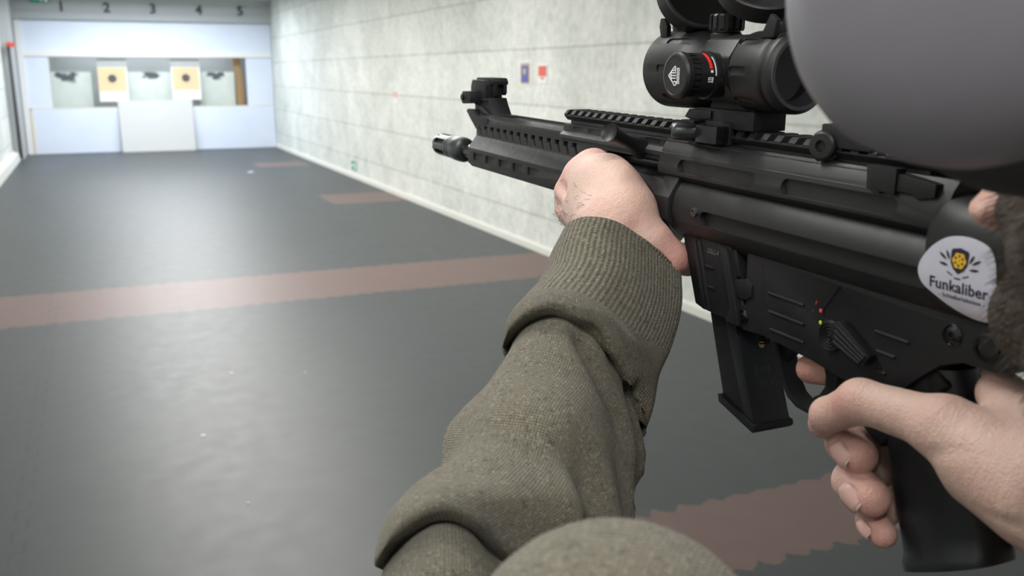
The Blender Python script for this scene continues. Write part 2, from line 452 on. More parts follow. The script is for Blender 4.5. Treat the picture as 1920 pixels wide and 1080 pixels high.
# grey kick strips low on the lower panels
# rubber sheets hung behind the opening
M['mat_g'] = N('pale_green_rubber'); _m = M['mat_g']; _g = _m.geo()
def splat(m, g, cx, cz, s):
    x, y, z = m.xyz(g)[0:3]
    dx = m.math('DIVIDE', m.math('SUBTRACT', x, cx), s); dz = m.math('DIVIDE', m.math('SUBTRACT', z, cz), s*.62)
    d = m.math('SQRT', m.math('ADD', m.math('MULTIPLY', dx, dx), m.math('MULTIPLY', dz, dz)), 0)
    nn = m.noise(7, 4, g, .7)
    f = m.math('SUBTRACT', m.math('MULTIPLY', nn, 2.3), m.math('ADD', m.math('MULTIPLY', d, .8), .25))
    return m.math('MAXIMUM', m.math('MINIMUM', m.math('MULTIPLY', f, 2.2), 1.), 0.)
_s = None
for (cx, cz, s) in [(-.53,1.48,.11),(-.28,1.50,.12),(-.40,1.45,.17),(1.13,1.50,.16),(1.22,1.46,.10),(2.28,1.50,.10),(2.50,1.50,.11),(2.42,1.46,.14)]:
    q = splat(_m, _g, cx, cz, s); _s = q if _s is None else _m.math('MAXIMUM', _s, q)
_m.set(Base_Color=_m.mix(_m.math('MULTIPLY', _s, .9), _m.mix(_m.noise(5, 4, _g), rgb(.55,.60,.55), rgb(.70,.75,.69)), rgb(.03,.035,.05)), Roughness=.8); M['mat_g'] = _m.m
M['dgrey'] = plain('grey_backdrop', rgb(.50,.52,.50), .85)
def sheet(x0, x1, z0, z1, y, label):
    bm = bmesh.new(); box(bm, x0, x1, y, y+.02, z0, z1)
    o = bm_obj('rubber_sheet', bm, M['mat_g'], bevel=.004, angle=35)
    tag(o, label, 'rubber sheet', 'rubber sheets behind the butt opening')
sheet(-.72, .02, .02, 1.55, YP+.45, 'pale green rubber sheet behind lane 1, left of the first target, black hit marks')
sheet(.70, 1.56, .02, 1.55, YP+.45, 'pale green rubber sheet between the two paper targets')
sheet(2.06, 2.78, .02, 1.55, YP+.45, 'pale green rubber sheet beside the brown post, black hit marks')
slab('trim_3', XL, XR, YP+.75, YP+.78, 0, 2.5, M['dgrey'], kind='structure')
# two target cards
M['card'] = plain('target_card', rgb(.80,.80,.76), .8)
M['buff'] = plain('buff_target_paper', rgb(.80,.60,.36), .8)
M['bull'] = plain('black_bull', rgb(.06,.06,.06), .8)
M['hang'] = plain('grey_hanger', rgb(.45,.46,.45), .7)
def target(x0, x1, z0, z1, label, px0, px1):
    t = empty('paper_target', label, 'target', ((x0+x1)/2, YP+.10, z0), group='hanging paper targets')
    w = (x1-x0)/2; h = z1-z0
    bm = bmesh.new(); box(bm, -w, w, 0, .008, 0, h*.80)
    bm_obj('backing_card', bm, M['card'], t)
    bm = bmesh.new(); box(bm, -w, w, .002, .02, h*.802, h)
    bm_obj('hanger', bm, M['hang'], t)
    bm = bmesh.new(); box(bm, px0, px1, -.004, -.0005, h*.24, h*.79)
    pp = bm_obj('target_sheet', bm, M['buff'], t)
    bm = bmesh.new(); lathe(bm, [(0, .078), (.003, .078)], ((px0+px1)/2+.0, -.0075, h*.535), (0,1,0), 28)
    bm_obj('bullseye', bm, M['bull'], pp)
    bm = bmesh.new()
    for r in (.02, .04, .06, .1, .13):
        tube(bm, [((px0+px1)/2+r*math.cos(a*PI/14), -.0078, h*.535+r*math.sin(a*PI/14)) for a in range(28)], .0015, 4, True)
    bm_obj('scoring_rings', bm, M['hang'], pp)
target(.14, .68, .98, 1.81, 'buff paper target with a black bullseye hanging left, under numeral 2', -.265, .24)
target(1.50, 2.06, 1.0, 1.81, 'buff paper target with a black bullseye hanging right, under numeral 4', -.25, .25)
# green escape sign up on the beam, left
M['green'] = plain('green_sign', rgb(.02,.30,.20), .5)
def sign_plate(name, loc, w, h, axis, mat, label, cat, parts, group=None):
    t = empty(name, label, cat, loc, group=group)
    bm = bmesh.new()
    if axis == 'x': box(bm, -.006, 0, -w/2, w/2, -h/2, h/2)
    else: box(bm, -w/2, w/2, -.006, 0, -h/2, h/2)
    bm_obj('plate', bm, mat, t, bevel=.001, angle=35)
    for k, (pn, u0, u1, v0, v1, pm) in enumerate(parts):
        bm = bmesh.new(); f = .009+.0015*k
        if axis == 'x': box(bm, -f, -.0061, u0, u1, v0, v1)
        else: box(bm, u0, u1, -f, -.0061, v0, v1)
        bm_obj(pn, bm, pm, t)
    return t
sign_plate('escape_sign', (-.73, 20.195, 2.90), .34, .17, 'y', M['green'], 'green and white escape sign high on the beam left of numeral 1', 'sign',
           [('arrow', -.14, -.03, -.03, .03, M['white']), ('running_figure', .0, .04, -.06, .05, M['white']), ('doorway', .07, .14, -.07, .07, M['white'])])
sign_plate('escape_sign', (XR, 13.84, .18), .28, .13, 'x', M['green'], 'small green escape sign low on the right wall near the floor', 'sign',
           [('arrow', .02, .11, -.02, .02, M['white']), ('doorway', -.11, -.04, -.05, .05, M['white'])])
M['blue'] = plain('blue_print', rgb(.08,.10,.36), .5); M['tan'] = plain('tan_print', rgb(.50,.38,.28), .5); M['dark'] = plain('dark_print', rgb(.05,.05,.08), .5)
M['redp'] = plain('red_print', rgb(.70,.12,.08), .5); M['paper'] = plain('paper_white', rgb(.80,.80,.78), .6); M['pinkp'] = plain('faded_red_print', rgb(.75,.42,.38), .6)
sign_plate('notice_picture', (XR, 7.66, 1.54), .27, .20, 'x', M['paper'], 'small portrait-format notice with a blue and brown picture on the right wall', 'notice',
           [('picture_border', -.10, .10, -.09, .09, M['tan']), ('blue_field', -.075, .075, -.08, -.03, M['blue']), ('dark_figure', -.07, .07, -.028, .065, M['blue']), ('pale_figure', -.03, .03, -.01, .04, M['tan'])])
sign_plate('notice_card', (XR, 7.31, 1.535), .18, .16, 'x', M['paper'], 'small white notice with a red upper field, nearer than the blue picture', 'notice',
           [('red_field', -.075, .075, -.02, .065, M['redp']), ('text_field', -.03, .03, -.045, -.03, M['redp'])])
sign_plate('notice_card', (XR, 11.6, 1.245), .17, .17, 'x', M['paper'], 'pale pink notice farther down the right wall', 'notice',
           [('pink_field', -.07, .07, -.01, .07, M['pinkp'])])
# red valve and black pipe at left pier
pipe = empty('riser_pipe', 'thin black pipe with a red valve running down the grey pier at left', 'pipe', (-1.21, 19.1, 0))
bm = bmesh.new(); tube(bm, [(-.06, .0, .02), (-.06, .0, 1.98)], .028, 12); bm_obj('pipe', bm, M['bull'], pipe, smooth=True)
bm = bmesh.new(); box(bm, -.09, .05, -.035, .035, 1.98, 2.06); tube(bm, [(-.02,-.05,2.02),(-.02,-.10,2.02)], .03, 12); bm_obj('valve', bm, M['redp'], pipe, bevel=.006, angle=35)
# small white litter dots on the floor (paper punchings)
for (x, y, r, lb) in [(.31,4.05,.011,'white paper crumb on the dark floor, the nearest one left of the sleeve'), (.54,4.90,.010,'white paper crumb on the dark floor, the middle one ahead of the nearest'),
                  (.39,3.3,.006,'tiny pale crumb on the dark floor nearest the bottom edge'), (.90,4.75,.006,'tiny pale crumb on the floor right of the middle crumb'), (2.2,15.3,.05,'pale scrap on the far floor in front of the white board')]:
    bm = bmesh.new(); lathe(bm, [(0, r), (.003, r*.8), (.004, 0)], (0, 0, .0005), (0,0,1), 9)
    o = bm_obj('paper_crumb', bm, M['paper']); o.location = (x, y, 0); tag(o, lb, 'litter', 'paper crumbs on the floor')
# ------------------------------------------------------------------ lamps
def lampmat(name, c, s):
    m = N(name); m.set(Base_Color=rgb(.9,.9,.9)); m.p.inputs['Emission Color'].default_value = c; m.p.inputs['Emission Strength'].default_value = s
    return m.m
M['housing'] = plain('lamp_housing', rgb(.8,.8,.8), .5)
def lamp(x, y, energy, c, strength, lab, L=1.4, rot=0, z=None):
    z = ZC if z is None else z
    t = empty('ceiling_light', lab, 'ceiling light', (x, y, z), group='fluorescent ceiling lights'); t.rotation_euler.z = rot
    bm = bmesh.new(); box(bm, -L/2, L/2, -.09, .09, -.07, 0); bm_obj('housing', bm, M['housing'], t, bevel=.006, angle=35)
    bm = bmesh.new(); box(bm, -L/2+.03, L/2-.03, -.075, .075, -.088, -.071); bm_obj('diffuser', bm, lampmat('diffuser_glow', c, strength), t)
    ld = bpy.data.lights.new('lamp', 'AREA'); ld.shape = 'RECTANGLE'; ld.size = L-.08; ld.size_y = .14; ld.energy = energy; ld.color = c[:3]
    lo = bpy.data.objects.new('tube_light', ld); put(lo, t); lo.location = (0, 0, -.092)
WARM = rgb(1,.985,.95); COOL = rgb(.86,.92,1)
LAMPS = [(-.6, -1.0, 42, WARM), (-.45, 1.3, 32, WARM), (1.1, 4.8, 62, WARM), (1.1, 7.8, 92, WARM), (.9, 10.8, 104, WARM), (1.1, 14.0, 100, WARM), (1.1, 17.0, 86, COOL)]
for i, (x, y, e, c) in enumerate(LAMPS):
    w = ['first', 'second', 'third', 'fourth', 'fifth', 'sixth', 'seventh'][i]
    lamp(x, y, e, c, 6, 'white fluorescent ceiling light above the lanes, %s from the firing end' % w)
# trough lamps below the beam, shining on the butt
lamp(1.0, 18.6, 115, COOL, 6, 'long white light in front of the butt panels, nearest to them', L=3.0)
lamp(1.1, YP+.2, 13, COOL, 4, 'light strip inside the butt behind the top panel', L=3.4, z=2.45)
w = bpy.data.worlds.new('world'); w.use_nodes = True; w.node_tree.nodes['Background'].inputs[0].default_value = rgb(.5,.52,.55); w.node_tree.nodes['Background'].inputs[1].default_value = .02; scene.world = w
scene.view_settings.view_transform = 'Standard'; scene.view_settings.look = 'None'; scene.view_settings.gamma = 1; scene.view_settings.exposure = 0.1
scene.view_settings.use_curve_mapping = False
# ------------------------------------------------------------------ the rifle, in millimetres: x towards the muzzle, y to its left, z up
G = Matrix(((-0.00186407, -0.99999826, 0.0000367888, 0.30426341), (0.99980357, -0.00186443, -0.0197319, 0.85833459), (0.0197319, 0, 0.9998053, 1.4823592), (0, 0, 0, 1)))
gun = empty('rifle', 'black carbine held in both hands, with a top rail, scope and round white sticker', 'rifle')
gun.matrix_world = G
MM = .001
def gpart(name, bm, mat, parent=None, bevel=.3, angle=35, smooth=False, seg=2):
    if bevel:
        bmesh.ops.recalc_face_normals(bm, faces=bm.faces)
        es = [e for e in bm.edges if len(e.link_faces) == 2 and e.calc_face_angle(0) > R(32)]
        bmesh.ops.bevel(bm, geom=es, offset=bevel, segments=seg, affect='EDGES', profile=.6, clamp_overlap=True)
    scale_bm(bm)
    return bm_obj(name, bm, mat, parent or gun, angle=angle, smooth=smooth)
def mir(half):
    """half outline (y,z) listed top to bottom, y>=0 -> closed symmetric polygon"""
    return half+[(-y, z) for (y, z) in reversed(half) if y > 1e-6]
def cutter(pts, axis, a, b):
    bm = bmesh.new(); prism(bm, pts, axis, a, b); scale_bm(bm); return bm
# --- muzzle device and barrel
bm = bmesh.new()
lathe(bm, [(-140, 6), (-62, 6)], (0,0,0), (1,0,0), 28); barrel = gpart('barrel', bm, M['steel'], bevel=0)
bm = bmesh.new()
lathe(bm, [(-6,5.2),(0,5.4),(1.0,6.5),(.6,9.4),(-1.2,10.3),(-34,10.3),(-35,9.4),(-37,9.4),(-38,10.6),(-41,10.6),(-42,9.4),(-44,9.4),(-45,11),(-49,11.2),(-60,11.2),(-64,10),(-66,6.2),(-66,5.8),(-6,5.2)], (0,0,0), (1,0,0), 48, False)
hider = gpart('muzzle_device', bm, M['hider'], bevel=0, angle=28)
cuts = []
for k in range(6):
    a = R(60*k+30); c = bmesh.new(); prism(c, stadium(-17, 0, 24, 4.6, 6), 'y', 7.0, 14)
    for v in c.verts: v.co = Matrix.Rotation(a, 4, 'X') @ v.co
    scale_bm(c); cuts.append(c)
    c = bmesh.new(); box(c, -7, 2, -1.2, 1.2, 9, 13)
    for v in c.verts: v.co = Matrix.Rotation(a, 4, 'X') @ v.co
    scale_bm(c); cuts.append(c)
boolean_cut(hider, cuts)
# --- handguard
hgp = mir([(0,36.5),(10,36.5),(13,33.5),(16,19.0),(22,9.2),(22.2,-2.8),(18.5,-6.5),(14,-7),(0,-7)])
bm = bmesh.new(); prism(bm, hgp, 'x', -428, -121)
for v in bm.verts:                       # raked front face
    if v.co.x > -200: v.co.x = -121-max(0, (36.5-v.co.z))*.28+ (0 if v.co.z > 10 else (10-v.co.z)*.30) - (4 if v.co.z>12 else -1.5)
hg = gpart('handguard', bm, M['alu'], bevel=0, angle=20)
cuts = []
for k in range(14):                      # slanted slots
    x = -134.5-k*12.9; c = bmesh.new()
    prism(c, [(x+2.2,26.8),(x-2.0,26.8),(x-8.4,19.4),(x-4.6,19.4)], 'y', 10.5, 24); scale_bm(c); cuts.append(c)
    c = bmesh.new(); prism(c, [(x+3.6,27.6),(x-2.8,27.6),(x-2.8,24.4),(x+3.6,24.4)], 'y', 8, 24); scale_bm(c); cuts.append(c)
for k in range(5):                       # rectangular pockets low on the side
    cuts.append(cutter([(-139-k*26.5, 5.8), (-139-k*26.5-19, 5.8), (-139-k*26.5-19, 1.2), (-139-k*26.5, -.2)], 'y', 20.8, 25))
cuts.append(cutter(mir([(8.2,40),(8.2,34.8)]), 'x', -268, -160))
cuts.append(cutter([(-346,26.8),(-414,27.2),(-414,17.5),(-346,19)], 'y', 4, 25))       # charging slot
boolean_cut(hg, cuts); bevel_eval(hg, .00035, 2, 28)
# raised nose of the handguard under the sight
for y0, y1 in ((9.6, 14.2), (-14.2, -9.6)):
    bm = bmesh.new(); prism(bm, [(-103,37.5),(-106,39.5),(-121,39.6),(-126.5,34.5),(-150,33.8),(-150,30),(-128,22),(-113,31)], 'y', y0, y1); gpart('sight_bed', bm, M['alu'], bevel=.5)
# --- front sight, folded
sight = bpy.data.objects.new('front_sight', None); put(sight, gun)
def sp(name, pts, a, b, mat='poly', bevel=.6):
    bm = bmesh.new(); prism(bm, pts, 'y', a, b); return gpart(name, bm, M[mat], sight, bevel=bevel)
sp('foot', [(-104,35),(-150,34.5),(-146,37),(-139,45),(-136,49.5),(-106,49.5)], -8.8, 7)
sp('wedge', [(-112,44.5),(-117,44.5),(-141,36.8),(-128,36.8)], 8, 11)
sp('clamp', [(-101,54),(-117,54.5),(-120,50),(-120,45),(-101,43.5),(-99,47)], 7.5, 17.5, bevel=1.2)
bm = bmesh.new(); lathe(bm, [(0,2.6),(1.6,2.6),(1.6,1.2),(.8,1.2),(.8,0)], (-104,17.3,49), (0,1,0), 16); gpart('pivot_screw', bm, M['steel'], sight, bevel=0)
sp('hinge_arm', [(-112,49.5),(-134,49),(-134,46.5),(-112,46.5)], -7, 8)
sp('sight_body', [(-98,58),(-101,63.4),(-128,63.6),(-131,60),(-131,49),(-98,49)], -7, 8.2, bevel=1)
sp('sight_hood', [(-99,62.4),(-101,65.3),(-132,65.4),(-135,62.8),(-135,60),(-99,60.5)], -10.8, 3.8, bevel=.9)
sp('sight_ear', [(-128,61),(-135,61),(-135,51.5),(-133,49),(-128,49)], -1.5, 2.2, bevel=.7)
sp('sight_ear', [(-128,61),(-135,61),(-135,53.5),(-133,51.5),(-128,51.5)], -9.6, -6.8, bevel=.7)
# --- upper receiver with stepped grooves
upper = mir([(0,40),(11,40),(14,36),(16.3,30),(17.6,25),(17.2,21),(14.2,18.4),(0,18)])
bm = bmesh.new(); prism(bm, upper, 'x', -606, -409)
ur = gpart('upper_receiver', bm, M['alu'], bevel=0, angle=35)
boolean_cut(ur, [cutter(stadium(-461, 26.4, 66, 7.2), 'y', 15.0, 22), cutter(stadium(-548, 26.4, 70, 7.6), 'y', 14.8, 22)])
bevel_eval(ur, .0006, 3, 28)
# lower tube (receiver body)
bm = bmesh.new(); lathe(bm, [(-612,19.2),(-423.5,19.2)], (0,1.0,3.4), (1,0,0), 72)
lt = gpart('receiver_tube', bm, M['alu'], bevel=0, angle=40)
boolean_cut(lt, [cutter(stadium(-530, 2.2, 150, 7.6, 10), 'y', 16.6, 24)]); bevel_eval(lt, .0005, 3, 28)
bm = bmesh.new(); lathe(bm, [(-425,18.5),(-425,18.3),(-360,18.0),(-360,17)], (0,1.0,3.2), (1,0,0), 72); gpart('barrel_shroud', bm, M['alu'], bevel=0, angle=30)
bm = bmesh.new(); lathe(bm, [(-423.9,19.3),(-423.3,19.35),(-422.9,19.0),(-423.5,18.6)], (0,1.0,3.4), (1,0,0), 90, False); gpart('shroud_ring', bm, M['edge'], bevel=0, smooth=True)
bm = bmesh.new(); lathe(bm, [(19.0,2.6),(20.5,2.5),(20.7,1.5),(20.1,1.3),(20.1,0)], (-451,1,4.6), (0,1,0), 8); gpart('screw', bm, M['hider'], bevel=0)
# --- mount under the rail
bm = bmesh.new(); prism(bm, mir([(0,41.5),(7,41.5),(7,39.2),(12.3,38.8),(12.9,34.4),(15.6,32.2),(15.8,30.0),(0,30)]), 'x', -588, -282)
rm = gpart('rail_base', bm, M['alu'], bevel=0, angle=25)
cuts = []
for (a, b) in [(-296,-313),(-318,-336),(-340,-357),(-386.5,-403),(-411,-427),(-432,-449),(-457,-472),(-480,-496),(-502,-519),(-526,-542),(-549,-565)]:
    cuts.append(cutter(stadium((a+b)/2, 36.6, abs(a-b), 3.4, 5), 'y', 12.0, 15))
boolean_cut(rm, cuts); bevel_eval(rm, .0003, 2, 28)
# --- picatinny rail
rail = bpy.data.objects.new('top_rail', None)
bm = bmesh.new()
rp = mir([(0,48.2),(8.2,48.2),(10.6,45.6),(10.6,44.2),(8.0,41.4),(0,41.4)]); rv = mir([(0,45.0),(10.0,45.0),(10.6,44.6),(10.6,44.2),(8.0,41.4),(0,41.4)])
x = -279.0; n = 0
prism(bm, rp, 'x', x-3.6, x); x -= 3.6
while x > -596:
    prism(bm, rv, 'x', x-5.3, x+.0); prism(bm, rp, 'x', x-10.0, x-5.3+.0); x -= 10.0
gpart('top_rail', bm, M['alu'], bevel=0, angle=25)
bm = bmesh.new(); box(bm, -590, -282, -6.8, 6.8, 41.2, 41.5)
# --- charging handle
bm = bmesh.new()
a = Vector((-384,13,31.5)); b = Vector((-398,43.5,42.8)); L = (b-a).length
lathe(bm, [(-3,5.6),(0,6.6),(3,6.2),(8,4.6),(14,3.6),(20,3.5),(26,4.3),(L-3.5,5.3),(L-1.2,5.6),(L,5.2),(L-.4,4.7),(L-1.2,2.2),(L-1.4,0)], a, b-a, 32)
gpart('charging_handle', bm, M['scope'], bevel=0, smooth=True)
bm = bmesh.new(); lathe(bm, [(-424,8.2),(-395,8.2),(-392,7),(-345,7)], (0,0,22.8), (1,0,0), 30); gpart('bolt_carrier', bm, M['steel'], bevel=0, angle=30)
# --- scope
sc = bpy.data.objects.new('scope', None); put(sc, gun)
def spart(name, bm, mat, bevel=.4, angle=30, smooth=False): return gpart(name, bm, M[mat], sc, bevel=bevel, angle=angle, smooth=smooth)
bm = bmesh.new()
lathe(bm, [(-395,17.6),(-393.4,18.6),(-393.4,20.2),(-394.5,21),(-425,20.8),(-430,20.2),(-437,16.5),(-440,15),(-462,15),(-467.6,15.4),(-468.4,16.4),(-470.4,19.0),(-471.2,19.7),(-490,19.7),(-492.5,19.3),(-493.2,18.0),(-495,18.0),(-495.8,19.5),(-499,19.3),(-501,17.6),(-501,16.2),(-499.5,15.2),(-492,13.0)], (0,0,77), (1,0,0), 72, False)
so = spart('scope_tube', bm, 'scope', 0)
cuts = []
for k in range(8):
    for (x0, x1, r0) in ((-408,-432,19.8), (-471,-484,18.7)):
        c = bmesh.new(); prism(c, stadium(0, 0, 5.2, 3.4, 6), 'y', 0, 1)
        c.free(); c = bmesh.new()
        prism(c, stadium((x0+x1)/2, 0, abs(x1-x0), 4.2, 6), 'y', r0, 26)
        M4 = Matrix.Translation((0,0,77)) @ Matrix.Rotation(R(45*k+2), 4, 'X')
        for v in c.verts: v.co = M4 @ v.co
        scale_bm(c); cuts.append(c)
boolean_cut(so, cuts); bevel_eval(so, .0004, 2, 30)
bm = bmesh.new(); lathe(bm, [(-493,13.1),(-493.3,0)], (0,0,77), (1,0,0), 40, False); spart('eyepiece_lens', bm, 'lens', 0)
bm = bmesh.new(); lathe(bm, [(-396,17.7),(-396,0)], (0,0,77), (1,0,0), 40, False); spart('objective_lens', bm, 'lens', 0)
bm = bmesh.new(); lathe(bm, [(-501.3,15.5),(-501.5,17.3),(-500,18.1),(-499,18.1)], (0,0,77), (1,0,0), 60, False); spart('eyepiece_ring', bm, 'hider', 0, smooth=True)
# turret saddle
bm = bmesh.new(); prism(bm, [(16.8,70),(16.8,84),(11,92.5),(4,95),(-11,93),(-16.8,84),(-16.8,70),(-10,62),(10,62)], 'x', -467, -440)
spart('turret_saddle', bm, 'scope', 1.0)
# left knob
kx, kz = -454.5, 75.0
bm = bmesh.new(); lathe(bm, [(13,11.2),(19,11.2),(20,11.9),(22,11.9)], (kx,0,kz), (0,1,0), 48); spart('knob_collar', bm, 'scope', 0)
bm = bmesh.new()
prof = [(22,10.9),(34.6,10.9),(35.4,11.4),(38.0,11.4),(39.2,10.6),(39.5,9.6),(39.3,9.4),(39.3,0)]
lathe(bm, prof, (kx,0,kz), (0,1,0), 72)
kb = spart('illumination_knob', bm, 'scope', 0, 28)
boolean_cut(kb, [(lambda a: (lambda c: ([v.co.__imul__(1) for v in c.verts], [setattr(v, 'co', Matrix.Translation((kx,0,kz)) @ (Matrix.Rotation(a, 4, 'Y') @ v.co)) for v in c.verts], scale_bm(c), c)[-1])((lambda c: (box(c, -.9, .9, 30.5, 34.9, 10.3, 12), c)[-1])(bmesh.new())))(R(k*15)) for k in range(24)])
# printed marks on the knob: red arc, white arc, numerals
bm = bmesh.new()
def band(bm, y0, y1, r, a0, a1, n=14):
    P = []
    for i in range(n+1):
        a = R(a0+(a1-a0)*i/n); P.append([bm.verts.new((kx+r*math.sin(a), y, kz+r*math.cos(a))) for y in (y0, y1)])
    for p, q in zip(P, P[1:]): bm.faces.new([p[0], q[0], q[1], p[1]])
band(bm, 24.2, 26.0, 11.0, -72, -12); gpart('red_line', bm, M['red'], kb, bevel=0, smooth=True)
bm = bmesh.new(); band(bm, 22.2, 22.8, 11.05, -90, -35); band(bm, 24.2, 25.6, 11.05, -82, -76)
for a0 in (-96, -101, -106): band(bm, 24.0, 27.0, 11.05, a0, a0+2, 2)
band(bm, 24.0, 24.5, 11.05, -108, -95, 4); band(bm, 26.6, 27.0, 11.05, -101, -95, 4)
band(bm, 19.2, 20.4, 11.35, -102, -97, 2); gpart('white_marks', bm, M['white'], kb, bevel=0)
# emblem on the knob face: leaf of nested lines, turned on its side
bm = bmesh.new(); yf = 39.55
def ln(pts, w=.5):
    for (x0, z0), (x1, z1) in zip(pts, pts[1:]):
        d = Vector((x1-x0, z1-z0)); d.normalize(); nx, nz = -d.y*w/2, d.x*w/2
        e = d*w*.4
        q = [(x0-e.x+nx,z0-e.y+nz),(x1+e.x+nx,z1+e.y+nz),(x1+e.x-nx,z1+e.y-nz),(x0-e.x-nx,z0-e.y-nz)]
        prism(bm, [(kx+u, kz+v) for u, v in q], 'y', yf-.1, yf+.05)
ln([(5.2,-.2),(1.0,3.6),(-.4,4.4),(-.9,3.4),(.8,2.2)]); ln([(5.2,-.2),(1.2,-3.6),(.0,-4.8),(-1.6,-4.6),(-1.8,-3.2),(.4,-3.0)])
ln([(3.6,-.1),(-1.2,-.1)]); ln([(2.6,1.2),(-.8,1.2)]); ln([(2.6,-1.4),(-.8,-1.4)]); ln([(1.6,2.4),(.4,2.4)]); ln([(-.8,1.2),(-.8,3.4)]); ln([(3.6,-.1),(2.4,1.6)]); ln([(3.6,-.1),(2.4,-1.7)])
for z0 in (3.4, 1.4, -.6, -2.6): ln([(-2.4,z0),(-4.0,z0),(-4.0,z0-1.2),(-2.4,z0-1.2),(-2.4,z0)], .45)
gpart('emblem', bm, M['white'], kb, bevel=0)
# top knob
bm = bmesh.new(); lathe(bm, [(91,8.2),(95.5,8.2),(96.5,7.4),(97.5,7.4)], (-441,0,0), (0,0,1), 40); spart('elevation_collar', bm, 'scope', 0)
bm = bmesh.new(); lathe(bm, [(97.2,8.6),(98.2,9.2),(104.5,9.2),(105.5,8.4),(105.8,0)], (-441,0,0), (0,0,1), 40); ek = spart('elevation_knob', bm, 'scope', 0)
cs = []
for k in range(14):
    c = bmesh.new(); box(c, -.95, .95, 8.4, 11, 96.5, 106.5)
    for v in c.verts: v.co = Matrix.Translation((-441,0,0)) @ Matrix.Rotation(R(k*360/14), 4, 'Z') @ v.co
    scale_bm(c); cs.append(c)
boolean_cut(ek, cs)
# flip-up covers
def cap(name, c, nrm, r, lug, mat_in):
    nrm = Vector(nrm).normalized()
    bm = bmesh.new(); lathe(bm, [(-5,r-4),(-5.6,r-1.4),(-4.4,r+.2),(4.6,r+.6),(5.2,r-.2),(5.0,r-1.6),(-2.4,r-2.2),(-3.0,r-4),(-3.0,0)], c, nrm, 56, False)
    lathe(bm, [(-5,0),(-5,r-4)], c, nrm, 56, False)
    o = spart(name, bm, 'scope', 0, 40)
    bm = bmesh.new(); lathe(bm, [(-2.9,0),(-2.9,r-3.9),(-2.3,r-2.3),(4.9,r-1.7)], c, nrm, 56, False); gpart('cover_inner_face', bm, M[mat_in], o, bevel=0, smooth=True)  # inner face; near-black in the front cover, its shade put into the colour
    bm = bmesh.new(); prism(bm, lug, 'y', 9.5, 12.5); bmesh.ops.recalc_face_normals(bm, faces=bm.faces)
    prism(bm, lug, 'y', -3, 4)
    spart('hinge_lug', bm, 'poly', .7)
    return o
cap('front_cover', (-414,2,117), (-.80,.10,.32), 21, [(-398,94),(-404,94),(-404,100),(-400.5,104.5),(-397,104.5),(-396,100)], 'void')
cap('rear_cover', (-468,0,118), (-.62,.30,.74), 22, [(-484,93),(-494,93),(-496,101),(-491,104)], 'poly')
# --- scope mount
bm = bmesh.new(); prism(bm, [(-423,52.4),(-427,56.8),(-447,56.8),(-447,52.6),(-430,51.0)], 'y', -11, 11); spart('mount_wing', bm, 'poly')
bm = bmesh.new(); box(bm, -481, -432, -10, 10, 48.4, 58); prism(bm, [(7,58),(5,64),(-5,64),(-7,58)], 'x', -478, -440); spart('mount_base', bm, 'poly', .7)
bm = bmesh.new(); box(bm, -463, -444.5, 10.5, 18.5, 40.8, 49.8); spart('clamp_block', bm, 'steel', .9)
bm = bmesh.new(); box(bm, -464, -443, 8, 11, 40.5, 51.5); box(bm, -440, -428, 8, 16.5, 50.2, 51.4); box(bm, -440, -428, 8, 16.5, 40.2, 41.2); spart('clamp_plate', bm, 'poly', .3)
bm = bmesh.new(); lathe(bm, [(0,4.2),(6,5.0),(12,4.8),(14.2,4.2),(14.8,3.4),(14.6,2.1),(13.0,2.0),(13.0,0)], (-440,12.4,45.8), (.52,.85,0), 32)
spart('clamp_nut', bm, 'hider', 0, 40)
# hex screw of the rear mount, half hidden under the ear muff
bm = bmesh.new(); lathe(bm, [(-6,4.8),(0,6.2),(2.4,6.2),(3.2,5.4),(3.4,2.6),(1.6,2.4),(1.6,0)], (-533.8,12.2,46.6), (-.3,.95,0), 32)
lathe(bm, [(-10,7.0),(-.4,7.3),(0,6.6)], (-532.4,11.2,46.2), (-.3,.95,0), 32)
gpart('rear_mount_screw', bm, M['alu'], bevel=0, angle=40)
bm = bmesh.new(); box(bm, -560, -530, -12, 11.5, 46, 56); gpart('rear_mount', bm, M['poly'], bevel=1)
# --- magazine well
bm = bmesh.new(); prism(bm, [(-431.5,-9.5),(-479,-9.5),(-490.5,-44),(-490,-48.5),(-481,-48.6),(-452.5,-47.6),(-447,-46.5)], 'y', -14, 14)
mw = gpart('magazine_well', bm, M['poly'], bevel=0, angle=30)
boolean_cut(mw, [cutter([(-466,-26.0),(-501,-21.8),(-501,-32.2),(-468,-36)], 'y', 12.6, 20)]); bevel_eval(mw, .0006, 2, 30)
for dx in (0, -4.2):
    bm = bmesh.new(); prism(bm, [(-443.5+dx,-11.4),(-446.3+dx,-11.5),(-458.6+dx,-47.2),(-455.8+dx,-47.0)], 'y', 13.8, 15.8); gpart('front_rib', bm, M['poly'], bevel=.4)
bm = bmesh.new(); prism(bm, [(-469.5,-10.6),(-475.2,-10.8),(-486.5,-40),(-489,-48.0),(-478,-48.0),(-481.5,-40.5)], 'y', 13.2, 17.2); gpart('rear_rib', bm, M['poly'], bevel=.5)
bm = bmesh.new(); prism(bm, [(-450,-10.2),(-452,-9.9),(-476,-9.9),(-488,-44),(-484,-48),(-457,-47.4)], 'y', 13.4, 14.8); gpart('well_plate', bm, M['poly'], bevel=.3)
for (x, z, L, dz) in ((-456,-22.8,7,-.3),(-459.5,-33.4,5,-.3)):
    bm = bmesh.new(); prism(bm, [(x,z),(x-L,z+dz),(x-L,z+dz-1.1),(x,z-1.1)], 'y', 14.4, 15.8); gpart('moulded_bar', bm, M['poly'], bevel=.3)
bm = bmesh.new(); prism(bm, [(-467.5,-26.6),(-477,-25.8),(-480,-26.0),(-480,-34.4),(-468.6,-35)], 'y', 13, 14.2); gpart('latch_window', bm, M['void'], bevel=.3)
